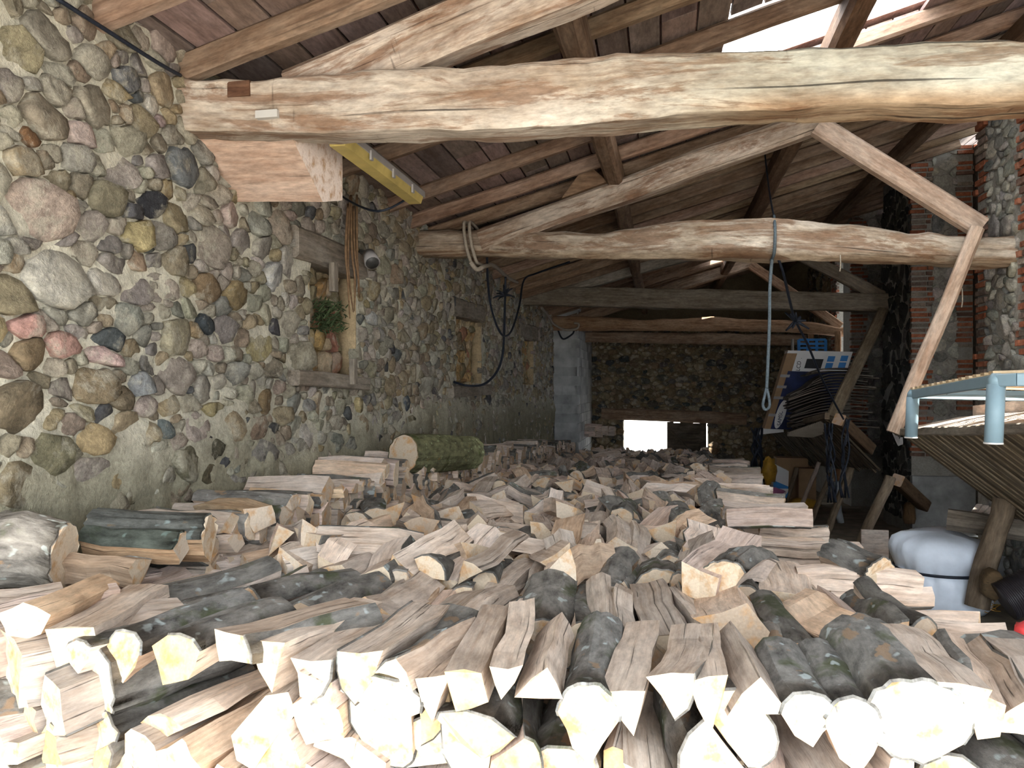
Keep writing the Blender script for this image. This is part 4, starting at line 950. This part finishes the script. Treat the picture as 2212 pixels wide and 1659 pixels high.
blob('plastic_bag', pY(1642, 1050, Yj - .3), .06, .06, .16, PLAST, 'small white container in front of the pink bag', 'container', 14, .2)
blob('plastic_bag', pY(1735, 1090, Yj), .26, .15, .12, ORANGE, 'yellow bag lying low between the leaning sticks', 'bag', 19, .4)
blob('red_bag', pY(1790, 1145, Yj - .6), .2, .15, .16, RED, 'dull red bag in the dark behind the leaning props', 'bag', 27, .4)
mb = MB(); q0 = pY(1690, 995, Yj + .5); box(mb, (q0.x - .1, Yj + .5, floor_z(Yj + .5) - .03), (q0.x + .45, Yj + .9, q0.z + .05)); tag(mb.build('cardboard_box', CARD), 'brown cardboard box in the shade behind the detergent box', 'box')
mb = MB(); q0 = pY(1725, 1012, Yj + .2); box(mb, (q0.x, Yj + .2, floor_z(Yj + .2) - .03), (q0.x + .3, Yj + .5, q0.z)); tag(mb.build('cardboard_box', CARD), 'narrow open carton in the shade behind the slim pale stick', 'box')

# ================================================================== THE WOODPILE
WOODC = [(1.0, .95, .91), (.92, .89, .86), (.84, .80, .77), (1.05, .96, .89), (.95, .80, .66), (.72, .69, .67), (1.04, 1.0, .99), (1.0, .90, .88)]
ENDC = [(.80, .66, .47), (.76, .60, .40), (.82, .72, .55), (.68, .48, .27), (.78, .64, .46)]
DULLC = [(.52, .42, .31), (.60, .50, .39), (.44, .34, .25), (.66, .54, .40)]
def log_geo(poly, bark, fr, L, wb, bb, wc, ec, bc=(1, 1, 1), rng=R, taper=0.0, n_r=4, wob=.012):
    """poly: cross-section (2d), bark: flag per edge; fr: centre of the front end, ea, eb, ec(axis)"""
    O, ea, eb, ax_ = fr; pts = []; fl_ = []; cx, cy = cent(poly)
    for i in range(len(poly)):
        a, b = poly[i], poly[(i + 1) % len(poly)]; ln = math.dist(a, b)
        k = 3 if (bark[i] and ln > .03) else (2 if ln > .07 else 1)
        for j in range(k):
            f = j / k; x, y = a[0] + (b[0] - a[0]) * f, a[1] + (b[1] - a[1]) * f
            if bark[i] and j:
                m_ = 4 * f * (1 - f) * ln * .16; nx, ny_ = (b[1] - a[1]) / ln, -(b[0] - a[0]) / ln
                if (x + nx * .01 - cx) ** 2 + (y + ny_ * .01 - cy) ** 2 < (x - cx) ** 2 + (y - cy) ** 2: nx, ny_ = -nx, -ny_
                x += nx * m_; y += ny_ * m_
            elif not bark[i] and j: x += rng.uniform(-.006, .006); y += rng.uniform(-.006, .006)
            pts.append((x - cx, y - cy)); fl_.append(bark[i])
    n = len(pts); off = rng.uniform(0, 80); rings = []; grs = []; tw_ = rng.uniform(-.22, .22) * min(1, wob * 90); b1, b2 = rng.uniform(-1, 1) * wob * 2, rng.uniform(-1, 1) * wob * 1.6
    for r_ in range(n_r):
        f = r_ / (n_r - 1); k = 1 + taper * f + rng.uniform(-.05, .05) * (0 < r_); sx, sy = rng.uniform(-1, 1) * wob * (0 < r_), rng.uniform(-1, 1) * wob * (0 < r_)
        ring = []; ca, sa = math.cos(tw_ * f), math.sin(tw_ * f); sx += b1 * 4 * f * (1 - f); sy += b2 * 4 * f * (1 - f)
        for (x, y) in pts:
            x, y = x * ca - y * sa, x * sa + y * ca
            if 0 < r_ < n_r - 1: x += rng.uniform(-.004, .004); y += rng.uniform(-.004, .004)
            e = rng.uniform(-.008, .008) if r_ in (0, n_r - 1) else 0
            ring.append(O + ea * (x * k + sx) + eb * (y * k + sy) + ax_ * (L * f + e)); grs.append((L * f + off, x + off, y - off))
        rings.append(ring)
    loft(wb, rings, 0, grs, wc, True, 1)
    nn = n * n_r; wb.c[-nn:] = wb.c[-nn:]
    # separate end caps get the end colour through their own vertices
    for f_ in range(2):
        fc = wb.f.pop(); wb.m.pop()
    for ri, rev in ((0, True), (n_r - 1, False)):
        ring = rings[ri]; g = [(0 + off, p[0] + off, p[1] - off) for p in pts]
        wb.add(ring, [tuple(reversed(range(n))) if rev else tuple(range(n))], 1, g, ec)
    if any(fl_) and bb is not None:
        t_ = .006
        def outp(r_, i):
            x, y = pts[i]; l = max(1e-4, math.hypot(x, y)); return rings[r_][i] + (ea * (x / l) + eb * (y / l)) * t_
        vs = []; g2 = []; fs_ = []
        for i in range(n):
            if not fl_[i]: continue
            j = (i + 1) % n; o = len(vs)
            for r_ in range(n_r):
                e = ax_ * (.004 if r_ == 0 else 0)
                vs += [outp(r_, i) + e, outp(r_, j) + e]
                for q in (i, j): g2.append((L * r_ / (n_r - 1) + off, pts[q][0] + off, pts[q][1] - off))
            for r_ in range(n_r - 1): fs_.append((o + 2 * r_, o + 2 * r_ + 1, o + 2 * r_ + 3, o + 2 * r_ + 2))
            o2 = len(vs); vs += [rings[0][i], rings[0][j]]; g2 += [g2[o], g2[o + 1]]; fs_.append((o, o + 1, o2 + 1, o2))
            for q, s in ((i, 0), (j, 1)):
                if not fl_[(q - 1) % n] if s == 0 else not fl_[q]:
                    o3 = len(vs); vs += [rings[r_][q] for r_ in range(n_r)]; g2 += [g2[o + 2 * r_ + s] for r_ in range(n_r)]
                    for r_ in range(n_r - 1): fs_.append((o + 2 * r_ + s, o + 2 * (r_ + 1) + s, o3 + r_ + 1, o3 + r_))
        bb.add(vs, fs_, 0, g2, bc)
def split_cell(poly):
    """quarter a cell like an axe: returns [(polygon, bark flags)]"""
    A_ = area(poly); c = cent(poly); c = (c[0] + rr(-.015, .015), c[1] + rr(-.015, .015))
    k = 1 if A_ < .006 else (R.choices([1, 2, 3], [.1, .5, .4])[0] if A_ < .011 else R.choices([2, 3, 4], [.25, .42, .33])[0])
    if k == 1:
        bk = R.random(); return [(poly, [(R.random() < .8) if bk < .13 else (R.random() < .10) for _ in poly])]
    a0 = rr(0, 6.28); out = []
    angs = [a0, a0 + math.pi] if k == 2 else sorted(a0 + i * 2 * math.pi / k + rr(-.25, .25) for i in range(k))
    hb = R.random() < .36
    for i in range(len(angs)):
        a, b = angs[i], angs[(i + 1) % len(angs)]
        p = clip(poly, (math.sin(a), -math.cos(a)), math.sin(a) * c[0] - math.cos(a) * c[1])
        if len(p) >= 3: p = clip(p, (-math.sin(b), math.cos(b)), -math.sin(b) * c[0] + math.cos(b) * c[1]) if k > 2 else p
        if len(p) < 3 or area(p) < .0015: continue
        fl_ = []
        for j in range(len(p)):
            q, s = p[j], p[(j + 1) % len(p)]; m_ = ((q[0] + s[0]) / 2, (q[1] + s[1]) / 2)
            on = any(abs(math.sin(t) * (m_[0] - c[0]) - math.cos(t) * (m_[1] - c[1])) < .002 for t in (a, b))
            fl_.append(hb and not on)
        out.append((p, fl_))
    return out
def log_row(a0, a1, top, base, sp, gap=.004, layers=None):
    """packs log ends between a0..a1 below the top profile; returns [(poly, flags, isTop)]"""
    S = []; Rd = []; real = []
    a = a0 - sp
    nl = int((max(top(a0), top((a0 + a1) / 2), top(a1)) + .15 - base) / (sp * .88)) + 2
    for j in range(-1, nl + 2):
        x = a0 - sp + (sp / 2 if j % 2 else 0)
        while x < a1 + sp:
            y = base + sp * .88 * j; px, py = x + rr(-.3, .3) * sp, y + rr(-.3, .3) * sp
            S.append((px, py)); Rd.append(sp * rr(.42, .6)); real.append(a0 < px < a1 and base - .01 < py < top(px) - sp * .32 and (layers is None or py > top(px) - layers * sp * .9))
            x += sp * rr(.85, 1.15)
    P = cells(S, Rd, gap, 1.5); out = []
    for i, p in enumerate(P):
        if p is None or not real[i] or area(p) < .002: continue
        for (q, f) in split_cell(p): out.append((q, f, S[i][1] > top(S[i][0]) - sp * 1.1))
    return out
WHERE = {'front_top': 'on the top edge of the woodpile front', 'front_face': 'in the sunlit woodpile face', 'rows': 'in the rows behind the woodpile front', 'far_rows': 'far back on the woodpile',
 'loose': 'thrown askew on the woodpile', 'wall_stack': 'in the stack against the stone wall', 'crib': 'lying crosswise at a row end'}
def log_label(sec, kd, npt, big, wc, ec):
    sh_ = {3: 'three-sided', 4: 'four-sided', 5: 'five-sided', 6: 'six-sided'}.get(npt, 'rounded'); sz = 'thick' if big > .0125 else ('slim' if big < .006 else 'medium')
    tone = 'greyish' if wc[0] < .8 else ('orange-tinted' if wc[2] / wc[0] < .8 else 'pale'); bk = {'bark': 'bark-covered', 'edge': 'half-barked', 'bare': 'bare'}[kd]
    en_ = 'orange' if ec[2] / ec[0] < .45 else ('honey' if ec[2] / ec[0] < .58 else 'cream')
    return f'{sz} {tone} {sh_} {bk} log with {en_} end {WHERE[sec]}' if sec.startswith('front') else f'{sz} {tone} {sh_} {bk} log {WHERE[sec]}'
LOGS = []      # collected before building: (screen size, wood MB, bark MB, section, kind)
def emit(poly, bark, O, ea, eb, ax_, L, section, wc=None, ec=None, bc=None, taper=0.0, wob=.012):
    wbm, bbm = MB(), MB(); k = rr(.74, 1.14); w_ = wc or R.choice(WOODC); w_ = tuple(x * k for x in w_)
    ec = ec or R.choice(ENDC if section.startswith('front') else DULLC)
    log_geo(poly, bark, (O, ea, eb, ax_), L, wbm, bbm, w_, ec, bc or (rr(.7, 1.3),) * 3, R, taper, 5, wob)
    ctr = O + ax_ * (L / 2); u, v, d = proj(ctr); vis = d > .4 and -150 < u < 2360 and v < 1800
    nb_ = sum(bark) / len(bark)
    kd_ = 'bark' if nb_ > .45 else ('edge' if any(bark) else 'bare')
    LOGS.append((math.sqrt(area(poly)) * F / max(d, .3) if vis else 0, wbm, bbm, section, kd_, log_label(section, kd_, len(poly), area(poly), w_, ec)))
def rot(v, ax_, a): return Matrix.Rotation(a, 3, ax_) @ v
def yaw_at(x): return math.radians(28 * max(0, min(1, (-.95 - x) / .55)) - 9 * max(0, min(1, (x + .1) / .8)))
def pile_top(x, y):
    return -.625 - .05 * (y - 1.72) + .055 * pnoise(Vector((x * 1.2, y * .9, 3))) + .03 * pnoise(Vector((x * 4, y * 2.5, 8)))

# -- front row: the sawn ends seen from the opening
HERO = [  # end top (u,v), back top (u,v), width px, height px, kind
 (55, 1300, 150, 1262, 95, 80, 'o'), (165, 1355, 330, 1262, 100, 100, 'w'), (265, 1362, 520, 1275, 80, 90, 'b'), (375, 1375, 560, 1305, 110, 100, 'w'),
 (500, 1365, 720, 1310, 110, 60, 'e'), (580, 1385, 800, 1290, 75, 95, 'w'), (670, 1420, 850, 1320, 90, 80, 'g'), (775, 1400, 930, 1300, 90, 95, 'g'), (850, 1420, 1000, 1335, 90, 70, 'e'),
 (935, 1450, 1040, 1330, 70, 90, 'w'), (1010, 1450, 1080, 1290, 80, 80, 'g'), (1090, 1435, 1128, 1290, 62, 60, 'w'), (1170, 1440, 1208, 1318, 90, 80, 'g'), (1268, 1480, 1298, 1330, 108, 140, 'b'),
 (1352, 1490, 1392, 1335, 84, 80, 'w'), (1450, 1450, 1492, 1345, 86, 80, 'g'), (1532, 1455, 1520, 1340, 70, 100, 'g'), (1640, 1462, 1578, 1335, 112, 90, 'g'), (1746, 1500, 1690, 1392, 100, 90, 'b'), (1842, 1510, 1772, 1392, 96, 130, 'b'),
 (1985, 1475, 1856, 1332, 175, 130, 'B'), (2075, 1480, 1950, 1352, 110, 80, 'g'), (2130, 1500, 2045, 1362, 60, 90, 'e'), (2205, 1500, 2092, 1372, 95, 100, 'e'), (2300, 1500, 2180, 1372, 110, 100, 'g')]
def shape(kind, w_, h_):
    a = w_ / 2
    if kind in 'bB': # round back up, split below
        pts = [(a * math.cos(t), h_ * .45 * math.sin(t)) for t in [math.pi * k / 6 for k in range(7)]]
        pts += [(-a * .55, -h_ * .4), (a * rr(-.2, .3), -h_ * .62)]; fl_ = [True] * 6 + [False] * 3
        if kind == 'B': pts = [(a * math.cos(t), h_ * .55 * math.sin(t)) for t in [2 * math.pi * k / 11 for k in range(11)]]; fl_ = [True] * 9 + [False, True]
        return pts, fl_
    v_ = R.random(); q = lambda: rr(-.1, .1)
    if v_ < .25: pts = [(-a, h_ * (.4 + q())), (a, h_ * (.42 + q())), (a * (.1 + 4 * q()), -h_ * .6)]; bk = 1           # point down
    elif v_ < .5: pts = [(a * (.2 + 4 * q()), h_ * .5), (a, -h_ * (.25 + q())), (-a, -h_ * (.35 + q()))]; bk = 1        # ridge up
    elif v_ < .75: pts = [(-a, h_ * (.42 + q())), (a * .7, h_ * (.5 + q())), (a, -h_ * (.25 + q())), (-a * (.4 + q()), -h_ * .5)]; bk = 2
    else: pts = [(-a, h_ * (.2 + q())), (-a * (.1 + 3 * q()), h_ * .5), (a, h_ * (.25 + q())), (a * .7, -h_ * (.3 + q())), (-a * .5, -h_ * .45)]; bk = 3
    pts = pts[::-1]; n = len(pts); fl_ = [False] * n
    if kind == 'e' or R.random() < .2: fl_[R.randrange(n)] = True
    return pts, fl_
for (uf, vf, ub, vb, wp_, hp_, kd) in HERO:
    y_ = 1.70 + (.10 if uf < 300 else 0); Pf = pY(uf, vf, y_); d_ = proj(Pf)[2]; Pb = pZ(ub, vb, Pf.z - .01); ax_ = (Pb - Pf); L_ = max(.42, min(.56, ax_.length)); ax_.normalize()
    ea = ax_.cross(VZ).normalized(); eb = ea.cross(ax_); w_, h_ = wp_ / F * d_ * 1.18, hp_ / F * d_ * 1.15
    pl, fl_ = shape(kd, w_, h_); cy = cent(pl)[1]; topy = max(p[1] for p in pl)
    O = Pf - eb * (topy - cy)
    wc = {'w': (1.0, .93, .87), 'g': (.80, .76, .73), 'o': (1.0, .8, .6), 'e': (.86, .78, .72), 'b': (.85, .7, .6), 'B': (.9, .75, .6)}[kd]
    emit(pl, fl_, O, ea, eb, ax_, L_, 'front_top', wc, bc=(1.25, 1.3, 1.35) if kd in 'bB' else None, wob=.006)
def world_row(items, Y, section, depth_j=.04, yawf=yaw_at, L=.5, piv=None, pj=.05, skipf=None):
    for (p, f, tp) in items:
        cx, cz = cent(p)
        if skipf and skipf(cx, cz): continue
        yw = yawf(cx) + rr(-.07, .07) * (2.2 if tp else .6); pt = rr(-pj, pj) * (1.5 if tp else .3)
        ax_ = Vector((math.sin(yw), math.cos(yw), 0)); ax_ = (ax_ + VZ * pt).normalized(); ea = ax_.cross(VZ).normalized(); eb = ea.cross(ax_)
        Lx = L + rr(-.05, .04); mid = Vector((cx, Y + .25, cz)) + VY * rr(-depth_j, depth_j); O = mid - ax_ * (Lx / 2)
        emit(p, f, O, ea, eb, ax_, Lx, section, wob=.008)
ht = lambda x: -.715 + .02 * pnoise(Vector((x * 3, 1, 1))) + (.05 if x < -1.1 else 0)
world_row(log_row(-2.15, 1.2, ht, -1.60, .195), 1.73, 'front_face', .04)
# -- rows behind, one after another
Y = 2.28; k = 0
while Y < 17.6:
    f = (Y - 2.28) / 15
    x0 = -2.1 if Y < 2.5 else -1.74; x1 = .44 + .05 * max(0, Y - 5) + (.3 if k == 0 else 0)
    sp = .172 if Y < 9 else .17
    tf = lambda x, Y=Y: pile_top(x, Y)
    jj = .05 + min(.06, .02 * k)
    items = log_row(x0, x1, tf, -2.6, sp, layers=3.2 if Y < 6 else 2.2)
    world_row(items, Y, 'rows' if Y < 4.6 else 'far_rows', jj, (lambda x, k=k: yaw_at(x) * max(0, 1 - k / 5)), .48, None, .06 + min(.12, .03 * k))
    Y += .53; k += 1
# -- loose logs thrown on top
for i in range(230):
    Y = 2.85 + 13.1 * (R.random() ** 1.4); x = rr(-1.65, .40 + .05 * max(0, Y - 5)); z = pile_top(x, Y) + rr(-.03, .03)
    yw = rr(-.55, .55) if R.random() < .75 else rr(-1.5, 1.5); pt = rr(-.25, .3); ax_ = Vector((math.sin(yw), math.cos(yw), pt)).normalized(); ea = ax_.cross(VZ).normalized(); eb = ea.cross(ax_)
    kd = R.choices('wgeb', [4, 4, 2, 1.0])[0]; pl, fl_ = shape(kd, rr(.11, .18), rr(.08, .13)); L_ = rr(.38, .5)
    rl = rr(-.7, .7); ea2 = ea * math.cos(rl) + eb * math.sin(rl); eb2 = -ea * math.sin(rl) + eb * math.cos(rl)
    emit(pl, fl_, Vector((x, Y, z)) - ax_ * (L_ / 2), ea2, eb2, ax_, L_, 'loose' if Y < 5 else 'far_rows', taper=rr(-.15, .1))
# -- stack along the stone wall, logs lying across
tw = lambda y: -.50 - .004 * (y - 2.6) - .06 * max(0, y - 6.5) + .05 * pnoise(Vector((y * 1.4, 4, 4)))
for (p, f, tp) in log_row(2.75, 15.8, tw, -2.3, .16, layers=4.0):
    cy, cz = cent(p); yw = rr(-.08, .08); ax_ = Vector((-math.cos(yw), math.sin(yw), rr(-.04, .04))).normalized(); ea = Vector((math.sin(yw), math.cos(yw), 0)); eb = VZ.copy(); eb = (eb - ax_ * eb.dot(ax_)).normalized()
    emit(p, f, Vector((-1.78 + rr(-.04, .05), cy, cz)), ea, eb, ax_, rr(.46, .5), 'wall_stack' if cy < 6 else 'far_rows', wob=.006)
# big logs lying on that stack
def lay(pa, pb, w_, h_, kd, section, wc=None, bc=None, roll=0):
    pa, pb = Vector(pa), Vector(pb); ax_ = (pb - pa); L_ = ax_.length; ax_.normalize(); ea = ax_.cross(VZ).normalized(); eb = ea.cross(ax_)
    pl, fl_ = shape(kd, w_, h_); e2 = ea * math.cos(roll) + eb * math.sin(roll); eb = -ea * math.sin(roll) + eb * math.cos(roll)
    emit(pl, fl_, pa, e2, eb, ax_, L_, section, wc, bc=bc, wob=.008)
lay(pX(452, 1150, -1.70), pX(205, 1142, -2.12), .15, .17, 'b', 'wall_stack', (.95, .72, .5), (.6, .65, .65))
lay(pX(395, 1175, -1.74), pX(190, 1160, -2.1), .13, .11, 'b', 'wall_stack', (.95, .72, .5), (.5, .6, .55))
lay(pX(565, 1118, -1.72), pX(455, 1105, -2.1), .16, .12, 'w', 'wall_stack', (1., .82, .6))
lay(pX(742, 1062, -1.72), pX(540, 1068, -2.15), .07, .06, 'w', 'wall_stack', (1.05, .88, .66))
lay(pX(700, 1082, -1.74), pX(540, 1078, -2.15), .09, .06, 'e', 'wall_stack', (.9, .72, .5))
lay(pX(140, 1205, -2.02), pX(-60, 1195, -2.30), .20, .21, 'B', 'wall_stack', (.7, .6, .5), (2.0, 1.9, 1.8))
lay(pX(300, 1235, -1.80), pX(120, 1225, -2.1), .14, .11, 'e', 'wall_stack', (.75, .62, .5))
lay(pX(1020, 978, -1.72), pX(872, 982, -1.86), .22, .26, 'B', 'far_rows', (.7, .6, .4), (1.0, 1.05, .6))
# -- cribbed ends of the rows, logs lying across
for i in range(12):
    Y = 3.6 + i * .75; xe = .42 + .05 * max(0, Y - 5)
    for j in range(4):
        z = pile_top(xe, Y) + .04 - j * .085 + rr(-.01, .01); yj = Y + rr(-.1, .1) - (j % 2) * .03
        lay((xe + rr(.36, .5), yj + rr(-.06, .06), z + rr(-.01, .01)), (xe - rr(.02, .1), yj + rr(-.05, .05), z + rr(-.01, .01)), rr(.09, .13), rr(.07, .1), R.choice('wweeg'), 'crib' if Y < 6 else 'far_rows', (1.05, .97, .92) if i == 0 else None)
for (pa, pb, w_, h_, kd) in ((pZ(1985, 1258, -.74), pZ(1720, 1243, -.73), .10, .08, 'w'), (pZ(2015, 1290, -.79), pZ(1790, 1275, -.79), .11, .08, 'w'), (pZ(2110, 1350, -.80), pZ(1810, 1325, -.80), .12, .09, 'w'), (pZ(2170, 1375, -.80), pZ(1900, 1345, -.80), .13, .1, 'w'),
                         (pZ(1740, 1137, -.80), pZ(1592, 1130, -.80), .09, .07, 'w'), (pZ(1790, 1152, -.83), pZ(1640, 1147, -.83), .09, .08, 'e')):
    lay(pa, pb, w_, h_, kd, 'crib', (1.08, 1.0, .95))
lay(pZ(1900, 1235, -.70), pZ(1800, 1190, -.66), .16, .13, 'b', 'crib', (.6, .5, .42))
# -- logs at the foot of the back wall
for i in range(14):
    q = pY(1245 + (i % 7) * 14, 925 + (i // 7) * 12 + rr(-3, 3), 17.4); lay(q, q + Vector((-.45, .1, 0)), .16, .13, 'w', 'far_rows')

GROUP = {'front_top': 'logs on the top edge of the pile front', 'front_face': 'log ends in the pile face', 'rows': 'logs in the rows behind the front', 'far_rows': 'logs far back on the pile', 'loose': 'logs thrown on the pile', 'wall_stack': 'logs stacked against the stone wall', 'crib': 'crosswise logs at the row ends'}
LOGS.sort(key=lambda l: -l[0]); rest = MB()
for i, (px, wbm, bbm, sec, kd, lab) in enumerate(LOGS):
    if i < 300:
        o = wbm.build('split_log' if kd != 'bark' else 'round_log', [SPLIT, END]); tag(o, lab, 'log', GROUP[sec])
        if bbm.v: bbm.build('bark', BARK, o, True)
    else:
        rest.add(wbm.v, wbm.f, wbm.m, wbm.g, wbm.c)
        if bbm.v: rest.add(bbm.v, bbm.f, 2, bbm.g, bbm.c)
o = rest.build('firewood', [SPLIT, END, BARK]); tag(o, 'mass of split firewood filling the barn behind the nearer logs', 'firewood', None, 'stuff')
print('LOGS', len(LOGS), 'boards', bi)

# red net sack at the end of the front row
q = pZ(2208, 1372, -.66)
blob('net_sack', q + Vector((.05, 0, -.02)), .08, .08, .05, RED, 'crumpled red and white net sack on the end of the woodpile', 'sack', 41, .6)
